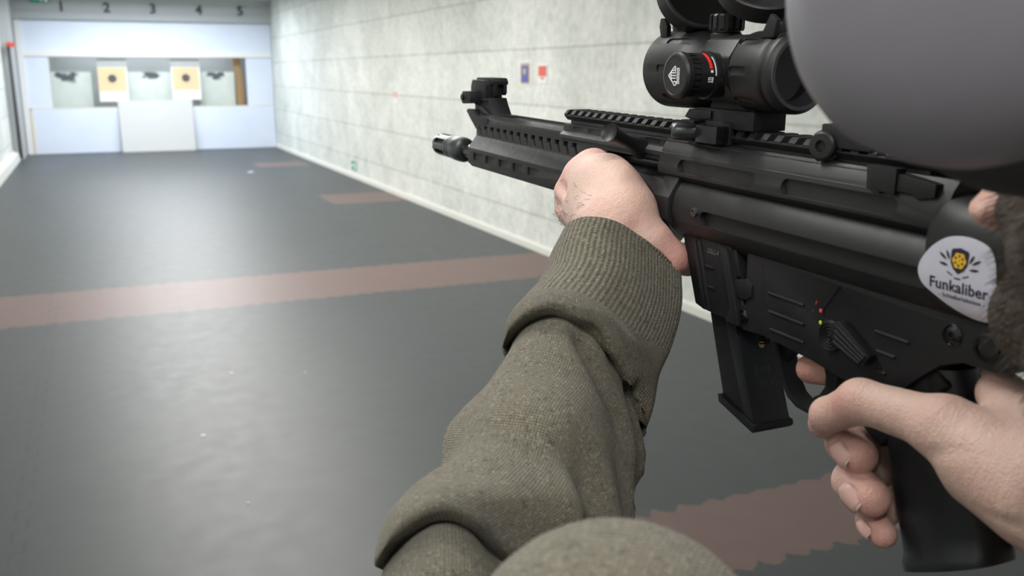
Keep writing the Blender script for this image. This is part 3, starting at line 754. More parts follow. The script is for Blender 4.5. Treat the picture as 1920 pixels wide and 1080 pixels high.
bm = bmesh.new(); prism(bm, [(-479.5,-25.6),(-486,-24.6),(-491,-22.8),(-495.5,-25.4),(-495.5,-31.6),(-491,-34.0),(-486,-33.8),(-481.5,-34.0)], 'y', 12.5, 15.6); gpart('magazine_catch', bm, M['scope'], bevel=.9)
def gtext(s, x, z, y, size, mat, rotx=0, sp=1.0, parent=None, name='lettering', depth=.08, off=0, flip=False):
    me = text_mesh(s, size, depth, off, sp)
    # text plane x-> -x (reads left to right from the left side), y-> z
    M4 = Matrix.Translation((x, y, z)) @ Matrix(((-1,0,0,0),(0,0,1,0),(0,1,0,0),(0,0,0,1))) @ Matrix.Rotation(rotx, 4, 'Z')
    M4 = Matrix.Scale(.001, 4) @ M4
    return place_mesh(name, me, M4, M[mat], parent or gun)
gtext('GSG-9', -461.6, -15.4, 14.9, 3.7, 'grey_print', R(-2), 1.0, depth=.15)
# --- lower receiver / grip frame
out = [(-489,-11.6),(-490.6,-9.8),(-606,-9.8),(-636,-9.8),(-641,-14),(-642,-24),(-634,-26.5),(-620,-27),(-610,-31),(-600,-40),(-590,-50),(-560,-53),(-540,-50.5),(-505,-48.6),(-490,-49.6),(-484.5,-47.5),(-483.2,-42.5),(-485.5,-38.5),(-490.5,-36.5),(-490,-30)]
bm = bmesh.new(); prism(bm, out, 'y', -14.5, 14.5)
lo_ = gpart('lower_receiver', bm, M['poly'], bevel=0, angle=30)
boolean_cut(lo_, [cutter([(-553.5,-12.6),(-545,-25),(-545,-28),(-552,-40),(-572.5,-40),(-573.6,-33),(-571,-25),(-564,-17.5)], 'y', 13.9, 20)])
bevel_eval(lo_, .0012, 3, 30)
for (x0, x1, z) in ((-507.2,-532.4,-26.4),(-508.6,-533.3,-35.3),(-510.4,-534.4,-43.8),(-576,-594,-26.5),(-578,-588,-34.6),(-578,-584,-43)):
    bm = bmesh.new(); tube(bm, [(x0,14.5,z),(x1,14.5,z)], .75, 8); gpart('moulded_bar', bm, M['poly'], bevel=0, smooth=True)
bm = bmesh.new(); tube(bm, [(-501,14.45,-13.2),(-503.4,14.45,-46)], .22, 6); gpart('mould_seam', bm, M['poly'], bevel=0)
def button(x, z, r, y=14.4, hole=False, mat='steel'):
    bm = bmesh.new()
    lathe(bm, [(-1,r*1.25),(.5,r*1.25),(.8,r*1.1),(.2,r*1.0),(.5,r*.85),(1.0,r*.5),(.9,r*.3),(0,r*.25),(0,0)], (x,y,z), (0,1,0), 28); return gpart('pin', bm, M[mat], bevel=0, angle=30)
button(-489.6,-43.0,3.0); button(-613.8,-17.6,3.6)
bm = bmesh.new(); lathe(bm, [(-1,5.4),(.8,5.4),(.9,4.2),(-2.4,4.0),(-2.4,0)], (-629.2,14.4,-17.8), (0,1,0), 32); gpart('sling_socket', bm, M['steel'], bevel=0, angle=30)
# selector
bm = bmesh.new(); prof = []
prof = [(13,7.2),(15.4,7.2),(16.0,6.8)]
for rr in (6.0,4.6,3.2,1.8): prof += [(16.0,rr+.5),(16.5,rr+.25),(16.5,rr-.1),(16.0,rr-.35)]
prof += [(16.0,.9),(16.5,.6),(16.5,0)]
lathe(bm, prof, (-551.5,0,-35.6), (0,1,0), 40); sel = gpart('selector_hub', bm, M['poly'], bevel=0, angle=30)
bm = bmesh.new(); prism(bm, [(-554,-28.6),(-559.5,-26.2),(-578.5,-36.6),(-575.5,-41.6),(-571.5,-41.8),(-556.5,-37)], 'y', 14.3, 19); gpart('selector_lever', bm, M['poly'], sel, bevel=.8)
for k in range(4):
    bm = bmesh.new(); tube(bm, [(-558.2+k*.2,19.0,-28.4-k*2.5),(-576.6+k*1.0,19.0,-37.2-k*1.25)], .75, 8); gpart('lever_ridge', bm, M['poly'], sel, bevel=0, smooth=True)
bm = bmesh.new(); lathe(bm, [(0,.95),(.25,.7),(.3,0)], (-543.2,14.5,-26.2), (0,1,0), 14); gpart('red_dot', bm, M['reddot'], bevel=0)
bm = bmesh.new(); lathe(bm, [(0,.95),(.25,.7),(.3,0)], (-545.2,15.9,-31.0), (0,1,0), 14); gpart('yellow_dot', bm, M['yellow'], bevel=0)
gtext('F', -540.2, -23.4, 14.55, 2.6, 'red', 0, 1)
gtext('S', -538.4, -27.6, 14.55, 2.0, 'grey_print', 0, 1)
# --- magazine
mg = bpy.data.objects.new('magazine', None); put(mg, gun)
bm = bmesh.new(); prism(bm, [(-455,-45),(-476.5,-44),(-499.8,-98.2),(-473.0,-93)], 'y', -11, 11); gpart('magazine_body', bm, M['poly'], mg, bevel=1.2, seg=3)
bm = bmesh.new(); prism(bm, [(-470,-48.0),(-478.5,-48),(-500.4,-98.2),(-492.5,-98.2)], 'y', -11.5, 11.5); gpart('magazine_spine', bm, M['grip'], mg, bevel=.8)
bm = bmesh.new(); prism(bm, [(-469.8,-91.0),(-471.0,-95.4),(-500.4,-102.3),(-502.2,-100.6),(-501.6,-97.8),(-498.6,-97.4),(-474.5,-91.5),(-472.5,-90.2)], 'y', -12.6, 12.6); gpart('floor_plate', bm, M['poly'], mg, bevel=.8)
# engraved marks on the spine (its rear face, raked)
def spine_pt(t):     # t down in mm from the top
    a = Vector((-478.5,-48)); b = Vector((-500.4,-98.2)); d = (b-a).normalized(); return a+d*t, d
def spine_text(s_, t, yc, size, mat, name='lettering'):
    p, d = spine_pt(t); me = text_mesh(s_, size, .06, 0, .95)
    nrm = Vector((-d.y*-1, 0, d.x*-1)); nrm = Vector((d.y, 0, -d.x)); 
    X = Vector((0,-1,0)); Y = Vector((-d.x,0,-d.y)); Z = X.cross(Y)
    M4 = Matrix(((X.x,Y.x,Z.x,p.x+Z.x*.12),(X.y,Y.y,Z.y,yc),(X.z,Y.z,Z.z,p.y+Z.z*.12),(0,0,0,1)))
    return place_mesh(name, me, Matrix.Scale(.001, 4) @ M4, M[mat], mg)
spine_text('GLOCK', 27.5, 0, 3.0, 'hider'); spine_text('.22LR 10', 34.0, -.4, 2.4, 'hider'); spine_text('[     ]', 27.0, 0, 5.2, 'hider', 'logo_bracket')
def on_spine(t, y, r0, name, mat):
    p, d = spine_pt(t); bm = bmesh.new(); lathe(bm, [(0,r0),(.35,r0*.95),(.4,r0*.55),(.1,r0*.5),(.1,0)], (p.x, y, p.y), (d.y,0,-d.x), 18); return gpart(name, bm, M[mat], mg, bevel=0, angle=30)
on_spine(14.5, -2.5, 1.8, 'witness_hole', 'brass')
bm = bmesh.new(); pts = []
for i in range(9*14+1):
    t = i/14; a = 2*PI*t; c = Vector((-484.5-t*.55,-.6,-46.5-t*1.35)); pts.append(c+Vector((math.sin(a)*1.5, math.cos(a)*3.8, 0)))
tube(bm, pts, .42, 6); gpart('catch_spring', bm, M['steel'], bevel=0, smooth=True)
# --- trigger guard and trigger
def strip(name, cl, w0, w1, th, mat, parent=None, bevel=.5):
    """bar following centreline cl [(x,z)], thickness th in plane, y from w0 to w1"""
    bm = bmesh.new(); A = []; n = len(cl)
    for i, (x, z) in enumerate(cl):
        p = Vector(cl[max(0,i-1)]); q = Vector(cl[min(n-1,i+1)]); d = (q-p).normalized(); nr = Vector((-d.y, d.x))*(th[i] if isinstance(th, list) else th)/2
        A.append((x+nr.x, z+nr.y, x-nr.x, z-nr.y))
    pts = [(a[0], a[1]) for a in A]+[(a[2], a[3]) for a in reversed(A)]
    prism(bm, pts, 'y', w0, w1); return gpart(name, bm, M[mat], parent, bevel=bevel, angle=50)
strip('trigger_guard', [(-501,-46),(-504.5,-54),(-508,-63),(-511.5,-71),(-516.5,-77),(-523,-79.8),(-533,-80.2),(-545,-78.6),(-562,-75),(-575,-72)], -5.5, 5.5, 2.6, 'poly')
bm = bmesh.new(); prism(bm, [(-503,-46),(-505,-53),(-509,-62.5),(-518,-51),(-520,-46)], 'y', -2.5, 2.5); gpart('guard_web', bm, M['poly'], bevel=.4)
strip('trigger', [(-537,-46),(-540.0,-53),(-542.2,-60),(-541.2,-67),(-536.5,-72.5),(-531.5,-74.4)], -3.6, 3.6, [9,9,8,6.5,5,3], 'poly', bevel=1.2)
# --- pistol grip
bm = bmesh.new()
def grip_ring(t):
    f = Vector((-568,-40))*(1-t)+Vector((-599.5,-126))*t; r = Vector((-612,-34))*(1-t)+Vector((-638.5,-104))*t
    ax = (r-f); L = ax.length/2; c = (f+r)/2; ax.normalize(); w = 13.2+1.2*math.cos(t*PI)*-1+ (2.2 if t > .93 else 0)
    out = []
    for i in range(40):
        a = 2*PI*i/40; ca, sa = math.cos(a), math.sin(a); e = .62
        px = math.copysign(abs(ca)**e, ca)*L; y = math.copysign(abs(sa)**.75, sa)*w
        y *= (1-.12*(px/L > 0)*(px/L))
        out.append(bm.verts.new((c.x+ax.x*px, y, c.y+ax.y*px)))
    return out
rings = [grip_ring(t) for t in (0,.12,.24,.36,.48,.6,.72,.84,.92,.955,.985,1.0)]
for a, b in zip(rings, rings[1:]):
    for i in range(40): bm.faces.new([a[i], a[(i+1)%40], b[(i+1)%40], b[i]])
bm.faces.new(rings[0]); bm.faces.new(rings[-1])
gpart('pistol_grip', bm, M['grip'], bevel=0, angle=45)
bm = bmesh.new(); prism(bm, [(-560,-50),(-569,-72),(-582,-78),(-612,-40),(-604,-34)], 'y', -11.0, 11.0); gpart('grip_neck', bm, M['poly'], bevel=3, seg=3)
# --- rear of receiver and stock
bm = bmesh.new(); rr = []
def ring_r(x, cz, hz, hy, e=.55):
    out = []
    for i in range(44):
        a = 2*PI*i/44; ca, sa = math.cos(a), math.sin(a)
        out.append(bm.verts.new((x, math.copysign(abs(ca)**e, ca)*hy, cz+math.copysign(abs(sa)**e, sa)*hz)))
    return out
for (x, cz, hz, hy, e) in ((-598.5,12,20,17,.6),(-602,12,22.5,20,.6),(-606,12.0,23.5,21.5,.6),(-614,11.5,23.5,22.5,.62),(-640,10.5,23.0,22.5,.62),(-700,8,22,21,.62),(-780,-8,30,19,.6),(-850,-24,46,18,.5),(-868,-27,50,18,.5)): rr.append(ring_r(x, cz, hz, hy, e))
for a, b in zip(rr, rr[1:]):
    for i in range(44): bm.faces.new([a[i], a[(i+1)%44], b[(i+1)%44], b[i]])
bm.faces.new(rr[0]); bm.faces.new(rr[-1])
gpart('stock', bm, M['alu'], bevel=0, angle=50)
bm = bmesh.new(); prism(bm, [(-565,42),(-581,42),(-581,31.4),(-573,32),(-573,31),(-566,32.2)], 'y', 12, 17.6); prism(bm, [(-581,40),(-600,38),(-600,33),(-592,31),(-588,33),(-581,33)], 'y', 11, 16.8)
gpart('rear_clamp', bm, M['poly'], bevel=.4)
# --- sticker, a thin curved sheet on the stock side
def stock_y(x, z):
    cz = 12.0-(-606-x)*.03 if x < -606 else 12.0; hz, hy, e = 23.4, 22.45, .62
    s = min(1, abs((z-cz)/hz)); s = s**(1/e); return hy*(max(0, 1-s*s)**.5)**e
bnd = [(-601.6,6.5),(-603.2,11.5),(-607.5,16.8),(-613,20.6),(-619.5,22.0),(-626,21.6),(-631.5,19.6),(-634.4,15.5),(-636,8),(-637.5,0),(-636.3,-4.6),(-633,-6.9),(-628,-8.1),(-622,-7.4),(-615,-4.8),(-608.8,-1.6),(-603.6,1.6)]
def smooth_closed(P, n=6):
    out = []; m = len(P)
    for i in range(m):
        p0, p1, p2, p3 = [Vector(P[(i+k-1) % m]) for k in range(4)]
        for j in range(n):
            t = j/n; out.append(.5*((2*p1)+(-p0+p2)*t+(2*p0-5*p1+4*p2-p3)*t*t+(-p0+3*p1-3*p2+p3)*t**3))
    return out
sb = smooth_closed(bnd); cen = Vector((-619.5,7.5))
def sticker_mesh():
    bm = bmesh.new(); K = 10; rings = []
    for lay, off in ((1, .45),):
        for k in range(1, K+1):
            rings.append([bm.verts.new(((cen.x+(p.x-cen.x)*k/K), stock_y(cen.x+(p.x-cen.x)*k/K, cen.y+(p.y-cen.y)*k/K)+off, cen.y+(p.y-cen.y)*k/K)) for p in sb])
        c = bm.verts.new((cen.x, stock_y(cen.x, cen.y)+off, cen.y))
        n = len(sb)
        for i in range(n): bm.faces.new([c, rings[0][i], rings[0][(i+1)%n]])
        for a, b in zip(rings, rings[1:]):
            for i in range(n): bm.faces.new([a[i], b[i], b[(i+1)%n], a[(i+1)%n]])
        low = [bm.verts.new((v.co.x, v.co.y-.6, v.co.z)) for v in rings[-1]]
        for i in range(n): bm.faces.new([rings[-1][i], low[i], low[(i+1)%n], rings[-1][(i+1)%n]])
    return bm
st = gpart('sticker', sticker_mesh(), M['sticker'], bevel=0, smooth=True)
def on_sticker(me, M4, name, mat, off=.52):
    bm = bmesh.new(); bm.from_mesh(me); bmesh.ops.triangulate(bm, faces=bm.faces)
    bmesh.ops.subdivide_edges(bm, edges=[e for e in bm.edges if e.calc_length() > 3], cuts=1)
    for v in bm.verts:
        p = M4 @ Vector((v.co.x, v.co.y, 0)); v.co = (p.x, stock_y(p.x, p.z)+off+(.06 if v.co.z > 0 else 0), p.z)
    scale_bm(bm); me2 = bpy.data.meshes.new(name); bm.to_mesh(me2); bm.free(); return finish(name, me2, M[mat], st)
def stM(x, z, a): return Matrix.Translation((x,0,z)) @ Matrix(((-1,0,0,0),(0,0,1,0),(0,1,0,0),(0,0,0,1))) @ Matrix.Rotation(a, 4, 'Z')
on_sticker(text_mesh('Funkaliber', 6.0, .02, .10, 1.03), stM(-620.2,3.0,R(1.0)), 'sticker_text', 'navy')
on_sticker(text_mesh('- Schießerlebnisse -', 2.35, .02, .02, 1.08), stM(-621.8,-.9,R(1)), 'sticker_text', 'navy')
def flat(polys):
    bm = bmesh.new()
    for P in polys:
        vs = [bm.verts.new((x, y, .01)) for x, y in P]; bm.faces.new(vs)
    me = bpy.data.meshes.new('f'); bm.to_mesh(me); bm.free(); return me
EM = stM(-619.8,12.9,R(0))
on_sticker(flat([[(-3.3,4.2),(0,4.9),(3.3,4.2),(3.9,3.4),(3.7,-1.0),(2.3,-3.3),(0,-4.8),(-2.3,-3.3),(-3.7,-1.0),(-3.9,3.4)]]), EM, 'shield', 'navy')
cyl = [(math.cos(a*PI/24)*(2.9+.22*math.cos(a*PI/24*6)), math.sin(a*PI/24)*(2.9+.22*math.cos(a*PI/24*6))+.2) for a in range(48)]
on_sticker(flat([cyl]), EM, 'cylinder_disc', 'gold', .62)
on_sticker(flat([[(1.75*math.cos(R(60*k+30))+.48*math.cos(R(45*j)), .2+1.75*math.sin(R(60*k+30))+.48*math.sin(R(45*j))) for j in range(8)] for k in range(6)]+[[(.22*math.cos(R(60*j)), .2+.22*math.sin(R(60*j))) for j in range(6)]]), EM, 'chamber_holes', 'navy', .72)
def leaf(cx, cy, L, w, a):
    return [(cx+math.cos(a)*u*L-math.sin(a)*v*w, cy+math.sin(a)*u*L+math.cos(a)*v*w) for u, v in ((-.5,0),(-.25,.4),(0,.5),(.25,.38),(.5,0),(.25,-.38),(0,-.5),(-.25,-.4))]
lv = []
for s in (-1, 1):
    for (cx, cy, L, w, a) in ((5.2,1.6,4.0,1.05,62),(7.3,.8,4.4,1.1,32),(6.7,-2.1,4.4,1.05,8)): lv.append(leaf(s*cx, cy, L, w, R(a) if s > 0 else R(180-a)))
    lv.append([(s*u, v) for u, v in ((2.2,-5.4),(4.8,-4.4),(4.8,-4.95),(2.2,-5.95))][::(1 if s > 0 else -1)])
lv.append([(-1.4,-6.2),(1.4,-6.2),(1.4,-6.75),(-1.4,-6.75)])
on_sticker(flat(lv), EM, 'laurel', 'navy')
# ------------------------------------------------------------------ the shooter
# hand and head forms are laid out in the rifle's millimetres, then brought into the room
Gn = np.array(G)
FEET = Vector((.27, -.02, 0))
person = empty('person', 'shooter in an olive knitted sweater aiming a rifle, both bare hands on it', 'person', FEET)
def to_person(V):
    V = np.asarray(V, float)/1000; return V@Gn[:3, :3].T+Gn[:3, 3]-np.array(FEET)
def skinmat():
    m = N('skin'); o = m.obj(); n1 = m.noise(38, 4, o, .6); n2 = m.noise(420, 3, o, .6); n3 = m.noise(1500, 2, o)
    at_ = m.n('ShaderNodeAttribute', attribute_name='flush').outputs['Fac']
    c = m.mix(n1, rgb(.56,.375,.315), rgb(.64,.46,.39))
    c = m.mix(m.math('MULTIPLY', at_, .8), c, rgb(.62,.27,.24))
    c = m.mix(m.math('MULTIPLY', m.math('MAXIMUM', m.math('SUBTRACT', m.noise(75, 3, o, .6), .5), 0.), 1.6), c, rgb(.60,.32,.28))
    c = m.mix(m.math('MULTIPLY', m.math('GREATER_THAN', n2, .62), .10), c, rgb(.52,.27,.23))
    m.set(Base_Color=c, Roughness=.46); m.p.inputs['Subsurface Weight'].default_value = .25
    m.p.inputs['Subsurface Radius'].default_value = (.006,.002,.001); m.p.inputs['Subsurface Scale'].default_value = 1
    m.p.inputs['Specular IOR Level'].default_value = .4
    v = m.n('ShaderNodeTexVoronoi'); v.inputs['Scale'].default_value = 1100; m.l(o, v.inputs['Vector'])
    mp = m.n('ShaderNodeMapping'); mp.inputs['Rotation'].default_value = (.3, .5, .6); mp.inputs['Scale'].default_value = (1, 3.2, 1); m.l(o, mp.inputs['Vector'])
    wr = m.noise(130, 4, mp.outputs[0], .6, .8)
    m.bump(m.math('ADD', m.math('ADD', m.math('ADD', m.math('MULTIPLY', n2, .8), m.math('MULTIPLY', n3, .3)), m.math('MULTIPLY', v.outputs['Distance'], .5)), m.math('MULTIPLY', wr, 1.6)), .5, .0008)
    return m.m
M['skin'] = skinmat()
M['nail'] = plain('nail', rgb(.60,.37,.33), .3, spec=.5)
M['nailtip'] = plain('nail_edge', rgb(.60,.42,.36), .4)
def flush_attr(o, spots):
    me = o.data; n = len(me.vertices); co = np.empty(n*3); me.vertices.foreach_get('co', co); co = co.reshape(-1, 3)
    f = np.zeros(n)
    for (p, r, a) in spots:
        q = to_person(np.array([p]))[0]; d = np.sqrt(((co-q)**2).sum(1)); f = np.maximum(f, a*np.exp(-(d/(r/1000))**2))
    at_ = me.attributes.new('flush', 'FLOAT', 'POINT'); at_.data.foreach_set('value', f)
kf = 1.6
RIGHT = [
 cone((-690,6,-66),(-860,-110,-190),25,38),
 cone((-660,-2,-66),(-700,2,-72),21,26,8),
 cone((-600,-22,-50),(-665,-12,-60),12,19,8), cone((-604,-22,-70),(-668,-10,-74),12,19,8), cone((-610,-20,-90),(-668,-8,-84),11,19,8),
 cone((-628,2,-38),(-665,10,-50),9,15,8),
 cone((-627,27,-49),(-662,22,-58),12.5,19,9), cone((-640,22,-62),(-690,16,-66),13,20,8), cone((-664,20,-50),(-700,14,-58),12,18,8),
 cone((-588,31.5,-50.5),(-627,27.5,-48),8.6,10.5,5), cone((-571,31,-63.5),(-589,32,-51),7.6,8.9,3.5), cone((-566.5,29,-69.5),(-571,31,-63),6.4,7.6,2),
 # index on the trigger
 cone((-600,-24,-46),(-566,-24,-55),9,8,4), cone((-566,-24,-55),(-543,-14,-60),8,7.2,kf), cone((-543,-14,-60),(-527,2,-60.5),7.2,7.2,kf),
 # middle
 cone((-603,-25,-62),(-576,-23,-76),9.5,8.8,3), cone((-576,-23,-76),(-563,-3,-79),8.8,8.2,kf), cone((-563,-3,-79),(-570,19,-78.5),8.2,8.2,kf), cone((-570,19,-78.5),(-583,23,-78.5),8.2,7.6,kf),
 # ring
 cone((-606,-24,-78),(-581,-23,-90),9.5,9,3), cone((-581,-23,-90),(-570,-3,-93.5),9,8.8,kf), cone((-570,-3,-93.5),(-577.5,19,-93.5),8.8,9.2,kf), cone((-577.5,19,-93.5),(-592,23.5,-93.5),9.2,8.2,kf),
 # little
 cone((-612,-20,-92),(-590,-20,-104),8,7.5,3), cone((-590,-20,-104),(-580,-4,-107),7.5,7.2,kf), cone((-580,-4,-107),(-586,15,-108.5),7.2,6.8,kf), cone((-586,15,-108.5),(-595.5,18.5,-109.5),6.8,6.0,kf),
 # creases: thumb joint and thenar fold
 cone((-580,41.5,-52.0),(-584.5,41.0,-58.0),1.3,1.0,1.6,'-'), cone((-576,41,-55),(-580.5,40.8,-61.5),1.1,.9,1.4,'-'),
 cone((-620,41,-63),(-646,41.5,-46),1.8,.8,4,'-'), cone((-612,36.5,-59.5),(-628,41,-69),1.7,.9,3,'-'), cone((-606,37.5,-56),(-612,38.5,-63),1.4,.8,2.5,'-'), cone((-640,42,-71),(-676,40,-64),1.3,.8,4,'-'), cone((-650,42,-46),(-668,39,-38),1.2,.8,4,'-'), cone((-632,40,-76),(-662,39.5,-72),1.3,.8,4,'-'),
]
LEFT = [
 cone((-406,43,-14),(-421,52,-30),20,18), cone((-421,52,-30),(-476,98,-74),18,14,8), cone((-476,98,-74),(-566,178,-138),14,12,8),
 cone((-402,41,-8),(-352,27,18),18,11.5,10), cone((-400,41,-11),(-341,30,11),17,11.5,9), cone((-398,40,-14),(-334,33,-.5),16.5,11.0,7), cone((-398,40,-17),(-335,34,-10.5),16,9.5,5),
 ell((-378,32,8),(30,13,18),8), cone((-408,36,0),(-376,30,12),17,15,8), cone((-414,38,-8),(-424,30,-16),15,12,7),
 cone((-424,30,-16),(-429,21,-24),12,10,5), cone((-429,21,-24),(-424,4,-28),10,8.5,4), cone((-424,4,-28),(-410,-10,-25),8.5,7,3),
 # four fingers passing under the fore-end and up its far side
]
for k, (x, L) in enumerate(((-343,1.0),(-358,1.06),(-373,1.0),(-388,.85))):
    LEFT += [cone((x-4,33,-10),(x,12,-19.5),9.6,8.8,4), cone((x,12,-19.5),(x+2,-11*L,-18.5),8.8,8.0,kf), cone((x+2,-11*L,-18.5),(x+2,-27*L,-4),8.0,7.2,kf), cone((x+2,-27*L,-4),(x+1,-29*L,6*L),7.2,6.3,kf)]
LEFT += [cone((-338,45,6.5),(-352,46.5,4),1.5,.8,6,'-'), cone((-330,44.5,-5.5),(-346,47,-7),1.2,.8,6,'-'), cone((-431,44,-5),(-428,50,-13),1.2,.8,5,'-')]
HEAD = [
 ell((-745,36,116),(92,74,92),20), ell((-712,36,66),(58,58,58),24), ell((-722,36,14),(52,48,42),22), ell((-672,36,12),(18,20,16),16),
 ell((-645,36,56),(20,17,22),14), cone((-633,36,58),(-652,36,88),7,5,8), ell((-640,36,34),(13,22,8),6), ell((-655,10,78),(14,16,12),6), ell((-655,62,78),(14,16,12),6),
 ell((-646,10,76),(8,9,4),4,'-'), ell((-646,62,76),(8,9,4),4,'-'), cone((-638,18,34),(-638,54,34),1.2,1.2,2,'-'),
 ell((-688,-34,94),(14,6,24),3), ell((-688,104,94),(14,5,24),3),
 cone((-775,36,40),(-830,36,-70),56,64,24),
 ]
HS = np.array([-13, 0, 4.])
for q in HEAD:
    q['a'] = q['a']+HS; q['b'] = q['b']+HS
TORSO_SKIN = [cone((-830,36,-60),(-855,36,-120),58,74,20)]
parts_ = []
def add_sdf(prims, cell, it=3):
    V, F = sdf(prims, cell); V = relax(V, F, it); parts_.append((to_person(V), F))
add_sdf(RIGHT, 1.15, 2); add_sdf(LEFT, 1.25, 3); add_sdf(HEAD+TORSO_SKIN, 3.2, 2)
# arms and trunk under the clothes, one coarser surface that runs into hands and neck
BODY = [cone((-855,36,-120),(-850,36,-520),88,88,30), cone((-845,-140,-150),(-845,200,-150),30,30,20), cone((-556,172,-134),(-640,215,-250),12,30,10), cone((-640,215,-250),(-740,200,-140),28,24,12), cone((-740,200,-140),(-830,170,-150),24,28,12),
        cone((-850,-105,-185),(-950,-190,-330),36,34,16), cone((-950,-190,-330),(-850,-150,-150),34,34,16), cone((-850,-20,-520),(-840,-60,-980),70,56,24), cone((-850,92,-520),(-830,130,-980),70,56,24),
        cone((-840,-60,-980),(-860,-65,-1400),50,36,20), cone((-830,130,-980),(-850,135,-1400),50,36,20), cone((-830,36,-60),(-855,36,-140),56,78,20)]
add_sdf(BODY, 9, 1)
V = np.concatenate([p[0] for p in parts_]); off = np.cumsum([0]+[len(p[0]) for p in parts_[:-1]])
F = np.concatenate([p[1]+o for p, o in zip(parts_, off)])
body = np_mesh('body', V, F, M['skin'], person)
flush_attr(body, [((-527,6,-61),12,.9), ((-566,30,-69),10,.8), ((-585,40,-52),9,.7), ((-583,26,-79),14,.7), ((-592,27,-94),14,.75), ((-596,22,-109),11,.7), ((-444,14,-26),22,1.0), ((-340,36,8),16,.55), ((-334,38,-10),15,.55), ((-352,30,24),14,.5), ((-420,45,0),18,.3), ((-655,60,48),30,.4)])
# nails
def nail(c, nrm, dr, w, l, par=body):
    c = Vector(c); n_ = Vector(nrm).normalized(); d = Vector(dr).normalized(); d = (d-n_*d.dot(n_)).normalized(); s = n_.cross(d)
    def build(a0, a1, lift, wk, mat, name):
        bm = bmesh.new(); grid = []
        for i in range(9):
            t = a0+(a1-a0)*i/8; row = []
            ww = w*.5*wk*min(1, (1-max(0, (abs(t)-.55)/.45)**2*.55))
            for j in range(9):
                u = -1+2*j/8; row.append(bm.verts.new(c+d*(t*l/2)+s*(u*ww)+n_*(lift+.8*(1-u*u)*w*.16-.25*t*t-.5*u*u)))
            grid.append(row)
        for i in range(8):
            for j in range(8): bm.faces.new([grid[i][j], grid[i+1][j], grid[i+1][j+1], grid[i][j+1]])
        r = bmesh.ops.extrude_face_region(bm, geom=bm.faces[:])
        for v in [g for g in r['geom'] if isinstance(g, bmesh.types.BMVert)]: v.co -= n_*.6
        me = bpy.data.meshes.new(name); bmesh.ops.recalc_face_normals(bm, faces=bm.faces)
        for v in bm.verts: v.co = Vector(to_person(np.array([v.co]))[0])
        bm.to_mesh(me); bm.free(); return finish(name, me, mat, par, smooth=True)
    build(-1, .86, 0, 1, M['nail'], 'fingernail'); build(.84, .97, .04, .97, M['nailtip'], 'nail_edge')
nail((-579.5,30.6,-78.2),(-.05,.96,.12),(-1,.22,-.35),9.0,11.0)
nail((-588.5,31.6,-93.8),(-.10,.97,.10),(-1,.22,-.35),9.6,12.0)
nail((-590.5,24.6,-109.0),(.12,.95,.0),(-1,.25,-.25),7.0,8.5)
# fine dark hairs on the back of the supporting hand
M['hair'] = plain('dark_hair', rgb(.03,.02,.016), .5)
rng = random.Random(5); bm = bmesh.new()
PV, PF = parts_[1]
e1 = PV[PF[:, 2]]-PV[PF[:, 0]]; e2 = PV[PF[:, 3]]-PV[PF[:, 1]]; fn = np.cross(e1, e2); fn /= np.maximum(np.linalg.norm(fn, axis=1, keepdims=True), 1e-12)
fc = PV[PF].mean(1); loc_ = (fc+np.array(FEET)-Gn[:3, 3])@Gn[:3, :3]*1000
if ((fc-fc.mean(0))*fn).sum() < 0: fn = -fn
ok = np.where((loc_[:, 0] > -412) & (loc_[:, 0] < -326) & (loc_[:, 2] > -30) & (loc_[:, 2] < 10) & (loc_[:, 1] > 34))[0]
for i in rng.sample(list(ok), min(170, len(ok))):
    if loc_[i, 2] > -6 and rng.random() < .5: continue
    n_ = Vector(fn[i]); d = Vector((rng.uniform(-.6,.2), rng.uniform(.2,1), rng.uniform(-.8,.5))); d = (d-n_*d.dot(n_)).normalized(); sd = n_.cross(d)
    L = rng.uniform(.003, .0085); cu = rng.uniform(-.6,.6)
    tube(bm, [Vector(fc[i])+d*(L*t)+sd*(cu*L*t*t)+n_*(.0002+.0020*t-.0012*t*t*(L/.006)) for t in (0,.25,.5,.75,1)], [.00010,.00010,.00009,.00007,.00004], 3)
hr = bm_obj('hand_hair', bm, M['hair'], body); hr['kind'] = 'stuff'
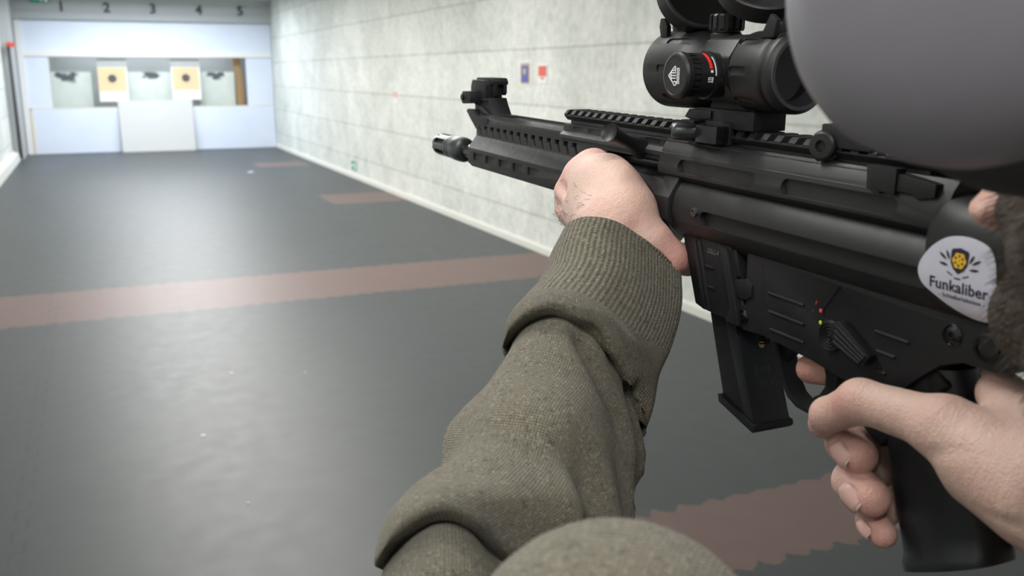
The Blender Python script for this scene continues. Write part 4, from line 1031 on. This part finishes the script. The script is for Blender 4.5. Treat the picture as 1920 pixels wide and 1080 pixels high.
# ------------------------------------------------------------------ clothing
def knit(name, rib):
    m = N(name); uv = m.uv(); u, v, _ = m.xyz(uv)[0:3]; o = m.obj()
    if rib: pu, pv = 2.7, 1.25
    else: pu, pv = 1.35, 1.15
    warp = m.math('MULTIPLY', m.math('SUBTRACT', m.noise(300, 2, o), .5), .5)
    wu = m.math('SINE', m.math('MULTIPLY', m.math('ADD', u, warp), 2*PI/pu))
    tri = m.math('ABSOLUTE', wu)
    # little v-shaped stitches
    ph = m.math('ADD', m.math('MULTIPLY', v, 2*PI/pv), m.math('MULTIPLY', m.math('PINGPONG', u, pu/2), 2.4 if rib else 3.0))
    wv = m.math('SINE', m.math('ADD', ph, m.math('MULTIPLY', m.noise(260, 2, o), 3)))
    h = m.math('ADD', m.math('MULTIPLY', wu, .55 if rib else .22), m.math('MULTIPLY', wv, .35))
    fl = m.noise(260, 4, o, .75); fl2 = m.noise(750, 3, o, .75); big = m.noise(14, 3, o, .5)
    c = m.mix(m.math('ADD', m.math('MULTIPLY', h, .42), .5), rgb(.045,.040,.031), rgb(.27,.245,.185))
    c = m.mix(m.math('MULTIPLY', m.math('MINIMUM', m.math('MAXIMUM', m.math('MULTIPLY', m.math('SUBTRACT', m.math('ADD', m.math('MULTIPLY', fl2, .5), m.math('MULTIPLY', fl, .5)), .52), 11.), 0.), 1.), .72), c, rgb(.045,.042,.038))
    c = m.mix(m.math('MULTIPLY', m.math('GREATER_THAN', m.noise(640, 2, o, .6), .60), .4), c, rgb(.36,.33,.26))
    m.set(Base_Color=c, Roughness=.95); m.p.inputs['Specular IOR Level'].default_value = .15
    m.p.inputs['Sheen Weight'].default_value = .12; m.p.inputs['Sheen Roughness'].default_value = .5
    m.bump(m.math('ADD', h, m.math('MULTIPLY', fl2, .9)), .9, .0006)
    return m.m
M['knit_rib'] = knit('rib_knit_olive', True); M['knit'] = knit('fine_knit_olive', False)
SLEEVE = [
 ( [(228.3, 454.4, 1460.5), (223.8, 437.3, 1469.9), (226.1, 426.7, 1475.3), (233.9, 419.7, 1476.1), (246.1, 417.0, 1471.8), (264.8, 416.6, 1459.7), (290.5, 421.7, 1439.6)] , (259.4, 438.1, 1450.1) ),
 ( [(217.5, 450.0, 1446.4), (214.3, 430.6, 1458.9), (218.6, 418.0, 1464.9), (228.1, 409.9, 1465.5), (241.9, 406.4, 1459.6), (261.6, 406.3, 1445.3), (287.3, 414.7, 1428.8)] , (252.4, 432.4, 1437.6) ),
 ( [(207.8, 440.8, 1437.3), (204.1, 421.0, 1449.7), (209.4, 407.5, 1455.1), (219.3, 399.0, 1455.4), (233.9, 394.9, 1447.8), (253.3, 395.0, 1432.9), (279.1, 404.4, 1417.8)] , (243.5, 422.6, 1427.5) ),
 ( [(191.7, 431.3, 1429.4), (189.6, 410.2, 1442.2), (194.6, 396.5, 1447.6), (204.1, 387.7, 1446.7), (219.7, 382.9, 1437.8), (239.8, 382.8, 1421.5), (265.3, 393.3, 1407.7)] , (228.5, 412.3, 1418.5) ),
 ( [(177.4, 414.8, 1423.6), (174.2, 395.0, 1438.9), (180.5, 381.8, 1448.2), (191.8, 372.8, 1449.4), (207.1, 368.2, 1440.7), (225.8, 368.2, 1422.7), (249.3, 377.2, 1400.2)] , (213.3, 396.0, 1411.9) ),
 ( [(172.8, 406.2, 1416.8), (169.1, 388.4, 1431.3), (173.8, 377.3, 1441.8), (184.3, 369.7, 1445.5), (200.8, 364.3, 1437.5), (218.0, 362.5, 1414.2), (237.2, 367.4, 1375.9)] , (205.0, 386.8, 1396.3) ),
 ( [(180.1, 415.2, 1412.0), (177.2, 398.8, 1425.1), (181.8, 388.4, 1434.4), (191.6, 381.5, 1438.4), (206.2, 376.6, 1430.2), (221.8, 374.6, 1407.4), (240.2, 379.0, 1373.9)] , (210.2, 397.1, 1393.0) ),
 ( [(190.8, 424.4, 1413.9), (189.5, 409.9, 1425.7), (193.1, 400.9, 1433.0), (199.6, 395.8, 1436.3), (211.6, 391.9, 1429.5), (225.8, 389.4, 1408.0), (243.2, 392.4, 1378.9)] , (217.0, 408.4, 1396.4) ),
 ( [(181.5, 414.9, 1413.4), (178.1, 398.9, 1425.5), (182.6, 388.9, 1435.0), (191.9, 382.2, 1439.0), (205.9, 377.6, 1431.3), (221.5, 375.2, 1407.3), (240.1, 378.6, 1372.1)] , (210.8, 396.8, 1392.7) ),
 ( [(170.1, 399.9, 1409.4), (167.6, 383.1, 1424.6), (174.3, 371.1, 1432.7), (185.9, 361.9, 1431.2), (197.6, 357.8, 1420.8), (212.9, 356.5, 1398.4), (231.5, 362.5, 1368.9)] , (200.8, 381.2, 1389.2) ),
 ( [(150.5, 385.9, 1399.9), (150.7, 365.4, 1414.7), (158.5, 350.9, 1419.4), (170.3, 340.9, 1417.2), (183.8, 336.6, 1407.0), (199.4, 337.5, 1389.2), (219.3, 347.0, 1366.3)] , (184.9, 366.5, 1383.1) ),
 ( [(133.9, 375.7, 1392.7), (135.2, 351.9, 1405.5), (143.3, 335.9, 1409.8), (155.5, 325.5, 1408.1), (170.6, 321.1, 1399.0), (187.5, 323.5, 1384.3), (210.1, 334.5, 1362.8)] , (172.0, 355.1, 1377.7) ),
 ( [(125.1, 363.5, 1382.3), (125.8, 340.1, 1395.8), (133.8, 324.6, 1401.6), (145.6, 314.5, 1400.1), (160.4, 310.5, 1392.2), (178.9, 312.4, 1378.5), (201.7, 323.5, 1357.8)] , (163.4, 343.5, 1370.0) ),
 ( [(109.4, 354.0, 1375.2), (110.2, 328.9, 1391.9), (117.7, 312.7, 1399.5), (130.8, 301.6, 1398.4), (146.8, 297.2, 1389.1), (166.9, 299.6, 1374.9), (194.1, 311.6, 1355.0)] , (151.7, 332.8, 1365.1) ),
 ( [(92.2, 342.2, 1369.2), (91.3, 316.2, 1390.5), (96.5, 300.5, 1401.8), (105.5, 291.3, 1403.0), (117.1, 289.5, 1394.2), (137.7, 292.2, 1376.7), (184.8, 297.3, 1353.3)] , (138.5, 319.7, 1361.3) ),
 ( [(85.3, 334.2, 1356.9), (84.9, 309.9, 1378.8), (88.1, 296.5, 1392.1), (100.1, 287.8, 1399.2), (114.2, 285.0, 1392.3), (128.7, 289.4, 1374.2), (173.4, 292.4, 1345.4)] , (129.4, 313.3, 1351.1) ),
 ( [(90.6, 340.4, 1350.5), (89.8, 318.2, 1371.0), (93.2, 305.6, 1383.0), (103.6, 298.0, 1390.0), (116.2, 295.6, 1383.4), (130.2, 299.3, 1366.6), (173.6, 301.2, 1340.5)] , (132.1, 320.8, 1345.5) ),
 ( [(98.1, 348.0, 1349.3), (97.1, 328.4, 1366.6), (100.0, 317.3, 1376.7), (108.0, 310.8, 1381.8), (118.3, 309.3, 1377.1), (130.8, 312.5, 1362.4), (172.4, 313.0, 1340.5)] , (135.3, 330.5, 1344.9) ),
 ( [(89.1, 338.8, 1346.4), (89.9, 316.5, 1369.5), (95.0, 303.5, 1383.0), (103.1, 296.7, 1389.3), (114.0, 295.2, 1383.2), (128.3, 298.6, 1365.5), (172.8, 299.8, 1337.8)] , (131.0, 319.3, 1342.1) ),
 ( [(79.1, 317.9, 1339.4), (84.1, 295.8, 1368.6), (91.8, 281.8, 1381.6), (100.6, 273.6, 1383.2), (113.3, 270.7, 1375.3), (132.4, 271.7, 1357.3), (159.8, 280.3, 1331.3)] , (119.5, 299.1, 1335.4) ),
 ( [(75.6, 300.4, 1317.2), (79.2, 282.2, 1343.8), (87.2, 269.9, 1355.8), (97.7, 261.8, 1358.0), (110.0, 258.5, 1350.5), (125.0, 260.2, 1336.5), (145.0, 269.3, 1315.2)] , (110.3, 284.9, 1316.2) ),
]
CREASES = [
 ( [(168.2, 341.4, 1396.7), (167.2, 322.9, 1388.2), (166.3, 309.9, 1379.7), (167.1, 301.9, 1371.5)] , 5.5 , 9 ),
 ( [(132.8, 352.1, 1399.7), (136.8, 337.9, 1394.8), (144.6, 328.0, 1391.4), (152.5, 318.9, 1391.3)] , 2.5 , 12 ),
 ( [(225.4, 367.1, 1398.4), (223.4, 353.9, 1387.1), (218.5, 342.1, 1376.4), (207.7, 331.4, 1359.4)] , 5 , 6 ),
 ( [(198.3, 364.4, 1429.1), (202.9, 347.1, 1413.2), (207.7, 340.2, 1394.5)] , 3 , 7 ),
 ( [(120.9, 353.5, 1384.1), (129.7, 326.5, 1381.8), (144.6, 307.0, 1374.9)] , 2 , 10 ),
]

def catmull(p0, p1, p2, p3, t): return .5*((2*p1)+(-p0+p2)*t+(2*p0-5*p1+4*p2-p3)*t*t+(-p0+3*p1-3*p2+p3)*t**3)
def ring_full(pts, C, n=40):
    P = [np.array(p)/1000 for p in pts]; C = np.array(C)/1000; fr = []
    for k in range(n):
        s = 6*k/(n-1)*.999999; i = int(s); t = s-i
        a = P[i-1] if i > 0 else 2*P[0]-P[1]; b = P[i+2] if i < 5 else 2*P[6]-P[5]
        fr.append(catmull(a, P[i], P[i+1], b, t))
    back = [C+(C-p)*np.array([1,1,1])*.92 for p in fr]
    # blend the two halves so the silhouette is round
    out = fr+[.0*p+b for p, b in zip(fr, back)][1:-1]
    return np.array(out)
RG = [ring_full(p, c) for p, c in SLEEVE]
def inner(r, k, sh): c = r.mean(0); return c+(r-c)*k+sh
down = (RG[2].mean(0)-RG[0].mean(0))
RG = [inner(RG[0], .90, down*.9), inner(RG[0], .925, down*.25), inner(RG[0], .95, down*.04), inner(RG[0], .985, -down*.02)]+RG
def loft(i0, i1, sub, name, mat, parent):
    rows = []
    for i in range(i0, i1):
        for k in range(sub):
            t = k/sub; a = RG[max(i-1, 0)]; d = RG[min(i+2, len(RG)-1)]; rows.append(catmull(a, RG[i], RG[i+1], d, t))
    rows.append(RG[i1]); rows = np.array(rows)           # m x n x 3
    m_, n_, _ = rows.shape
    for _ in range(2): rows[1:-1] = .25*rows[:-2]+.5*rows[1:-1]+.25*rows[2:]
    for _ in range(2): rows = .25*np.roll(rows, 1, 1)+.5*rows+.25*np.roll(rows, -1, 1)
    # normals
    du = np.roll(rows, -1, 1)-np.roll(rows, 1, 1); dv = np.gradient(rows, axis=0); nn = np.cross(du, dv); nn /= np.maximum(np.linalg.norm(nn, axis=2, keepdims=True), 1e-9)
    cen = rows.mean(1, keepdims=True)
    sgn = np.sign(((rows-cen)*nn).sum(-1).mean()); nn *= sgn
    disp = np.zeros((m_, n_))
    for pl, a, w in CREASES:
        P = np.array(pl)/1000; best = np.full((m_, n_), 1e9)
        for p, q in zip(P, P[1:]):
            ab = q-p; t = np.clip(((rows-p)@ab)/(ab@ab), 0, 1); d = np.linalg.norm(rows-(p+t[..., None]*ab), axis=2); best = np.minimum(best, d)
        disp -= a/1000*np.exp(-(best*1000/w)**2)*1.5; disp += a/1000*.6*np.exp(-((best*1000-w*1.7)/w)**2)
    for i in range(m_):
        for j in range(n_):
            p = rows[i, j]; disp[i, j] += .0016*mnoise.noise(Vector(p*26))+.0007*mnoise.noise(Vector(p*70))
    rows = rows+nn*disp[..., None]
    per = np.linalg.norm(np.roll(rows, -1, 1)-rows, axis=2)
    um = np.concatenate([np.zeros((m_, 1)), np.cumsum(per, 1)], 1); um = um/um[:, -1:]*np.round(um[:, -1:].mean()*1000)
    vv = np.concatenate([[0], np.cumsum(np.linalg.norm(np.diff(rows, axis=0), axis=2).mean(1))])*1000
    V = rows.reshape(-1, 3)-np.array(FEET); fs = []; uvs = []
    for i in range(m_-1):
        for j in range(n_):
            j2 = (j+1) % n_; fs.append((i*n_+j, i*n_+j2, (i+1)*n_+j2, (i+1)*n_+j)); uvs += [(um[i, j], vv[i]), (um[i, j+1], vv[i]), (um[i+1, j+1], vv[i+1]), (um[i+1, j], vv[i+1])]
    me = bpy.data.meshes.new(name); me.from_pydata([tuple(v) for v in V], [], fs); me.update()
    l = me.uv_layers.new(name='UVMap'); l.data.foreach_set('uv', np.array(uvs).ravel())
    return finish(name, me, mat, parent, smooth=True)
# sweater: left sleeve, shoulders, trunk, right upper arm
sleeve = loft(7, len(RG)-1, 7, 'sweater', M['knit'], person)
sleeve['label'] = 'olive knitted sweater'
cuff = loft(0, 7, 7, 'cuff', M['knit_rib'], sleeve); cuff['label'] = 'ribbed cuff'
SW = [cone((-855,36,-150),(-850,36,-540),126,120,40), cone((-840,-140,-140),(-835,190,-135),66,66,34), cone((-692,196,-84),(-800,188,-124),36,54,12), cone((-600,190,-190),(-640,222,-250),50,54,20), cone((-562,195,-150),(-605,200,-205),42,50,20),
      cone((-640,222,-250),(-735,200,-125),54,50,16), ell((-684,200,-70),(42,42,44),10), cone((-800,120,-95),(-740,190,-104),56,40,14),
      cone((-905,-150,-260),(-950,-190,-330),52,56,20), cone((-950,-190,-330),(-840,-150,-130),56,60,20), cone((-825,36,-74),(-840,36,-120),80,110,24),
      cone((-790,36,20),(-822,36,-56),48,62,5,'-')]
V, F = sdf(SW, 5); V = relax(V, F, 3)
sw = np_mesh('sweater_body', to_person(V), F, M['knit'], sleeve)
l = sw.data.uv_layers.new(name='UVMap'); n = len(sw.data.loops); vi = np.empty(n, int); sw.data.loops.foreach_get('vertex_index', vi)
W = V[vi]; l.data.foreach_set('uv', np.stack([W[:, 0]*.7+W[:, 1]*.7, W[:, 2]*.8+W[:, 0]*.5-W[:, 1]*.3], 1).ravel())
M['jeans'] = plain('dark_trousers', rgb(.03,.035,.05), .9, grain=.3, gscale=1500)
TR = [cone((-850,36,-530),(-850,36,-560),122,118,20), cone((-850,-40,-560),(-840,-60,-980),90,72,30), cone((-850,112,-560),(-830,130,-980),90,72,30), cone((-840,-60,-980),(-860,-65,-1395),70,56,20), cone((-830,130,-980),(-850,135,-1390),70,56,20)]
V, F = sdf(TR, 9); V = relax(V, F, 2); np_mesh('trousers', to_person(V), F, M['jeans'], person)
M['shoe'] = plain('black_shoe', rgb(.02,.02,.02), .5)
for y in (-65, 135):
    V, F = sdf([cone((-870,y,-1432),(-760,y,-1440),42,34,20), ell((-800,y,-1448),(120,44,22),10), cone((-862,y,-1400),(-862,y,-1440),46,44,16)], 5)
    V = to_person(V); V[:, 2] = np.maximum(V[:, 2], .0005); np_mesh('shoe', V, F, M['shoe'], person)
# hair and beard: shell plus short strands
M['scalp'] = plain('dark_brown_hair', rgb(.030,.020,.014), .7, grain=.8, gscale=700)
V, F = sdf([ell((-755,36,124),(96,79,92),10), ell((-765,36,70),(72,76,60),16), ell((-655,36,40),(70,62,66),10,'-'), ell((-650,36,90),(46,70,56),8,'-')], 3.5); V = relax(V, F, 2)
hair = np_mesh('hair', to_person(V), F, M['scalp'], body)
M['beardm'] = N('brown_beard'); _m = M['beardm']; _o = _m.obj()
_m.set(Base_Color=_m.mix(_m.noise(90, 4, _o, .7), rgb(.012,.008,.006), rgb(.075,.048,.032)), Roughness=.75); _m.bump(_m.noise(500, 3, _o), .9, .002); M['beardm'] = _m.m
BE = [ell((-731,36,10),(57,56,52),16), ell((-716,38,34),(50,58,26),14), ell((-676,36,42),(20,36,14),8), ell((-674,36,8),(22,26,20),12), cone((-735,84,30),(-738,96,66),14,10,12), cone((-735,-12,30),(-738,-24,66),14,10,12), ell((-650,36,38),(10,22,6),4,'-')]
V, F = sdf(BE, 2.5); V = relax(V, F, 1)
beard = np_mesh('beard', to_person(V), F, M['beardm'], body)
rng = random.Random(3); bm = bmesh.new()
idx = [rng.randrange(len(V)) for _ in range(2600)]
cenb = np.array([-730,36,20])
for i in idx:
    p = V[i]; d = Vector(p-cenb).normalized(); d = (d+Vector((.25,0,-.7))+Vector([rng.uniform(-.35,.35) for _ in range(3)])).normalized()
    L = rng.uniform(3, 7); q = [Vector(p), Vector(p)+d*L*.5+Vector((0,0,-.3)), Vector(p)+d*L+Vector((0,0,-1.2))]
    tube(bm, [Vector(to_person(np.array([tuple(a)]))[0]) for a in q], [.00016,.00013,.00005], 3)
bh = bm_obj('beard_hair', bm, M['beardm'], beard); bh['kind'] = 'stuff'
# ------------------------------------------------------------------ ear defenders, worn over the head
ear = empty('ear_defender', 'large dark grey ear defender cup at the upper right, out of focus beside the scope', 'ear defender')
ear.matrix_world = G @ Matrix.Translation((-.70, .036, .10))
M['cup'] = plain('grey_cup_plastic', rgb(.17,.16,.185), .42, spec=.45, grain=.15, gscale=1200)
M['cushion'] = plain('black_cushion', rgb(.012,.011,.011), .6)
def E(V): return np.asarray(V, float)
def cupmesh(side):
    bm = bmesh.new(); n = 64; rings = []
    prof = [(0,.0,1.0),(.0,.86,.90),(.5,.94,1.0),(7,.99,1.0),(14,1.0,1.0),(22,.95,1.0),(28,.86,1),(32.5,.72,1),(35.5,.52,1),(37,.28,1)]
    for (y, k, _) in prof[1:]:
        rg = []
        for i in range(n):
            a = 2*PI*i/n; ca, sa = math.cos(a), math.sin(a)
            rx = math.copysign(abs(ca)**.86, ca)*47*k; rz = math.copysign(abs(sa)**.86, sa)*50*k
            rg.append(bm.verts.new((rx, side*(76+y), rz)))
        rings.append(rg)
    for a, b in zip(rings, rings[1:]):
        for i in range(n): bm.faces.new([a[i], a[(i+1)%n], b[(i+1)%n], b[i]])
    bm.faces.new(rings[-1]); bm.faces.new(rings[0])
    for v in bm.verts: v.co = v.co+Vector((CUPX, 0, CUPZ))
    scale_bm(bm); return bm
CUPX, CUPZ = 5.0, 9.5
for side in (1, -1):
    c = bm_obj('ear_cup', cupmesh(side), M['cup'], ear, smooth=True)
    bm = bmesh.new(); n = 48; P = []
    for i in range(n):
        a = 2*PI*i/n; P.append((CUPX-4+40*math.cos(a), side*68, CUPZ-5+42*math.sin(a)))
    tube(bm, P, 10.5, 14, True); scale_bm(bm); bm_obj('cushion', bm, M['cushion'], ear, smooth=True)
    bm = bmesh.new(); lathe(bm, [(0,4.5),(1.6,4.2),(2.2,3.2),(2.2,0)], (CUPX-26, side*108, CUPZ+20), (0,side,0), 20); scale_bm(bm); bm_obj('band_pivot', bm, M['cup'], c, angle=30)
bm = bmesh.new(); P = []
for i in range(33):
    a = PI*i/32; P.append((-20, 92*math.cos(a), 66+76*math.sin(a)))
P = [(-14, 100, 20)]+P+[(-14,-100,20)]
tube(bm, P, 7, 8); scale_bm(bm)
bm_obj('headband', bm, M['cushion'], ear, smooth=True)
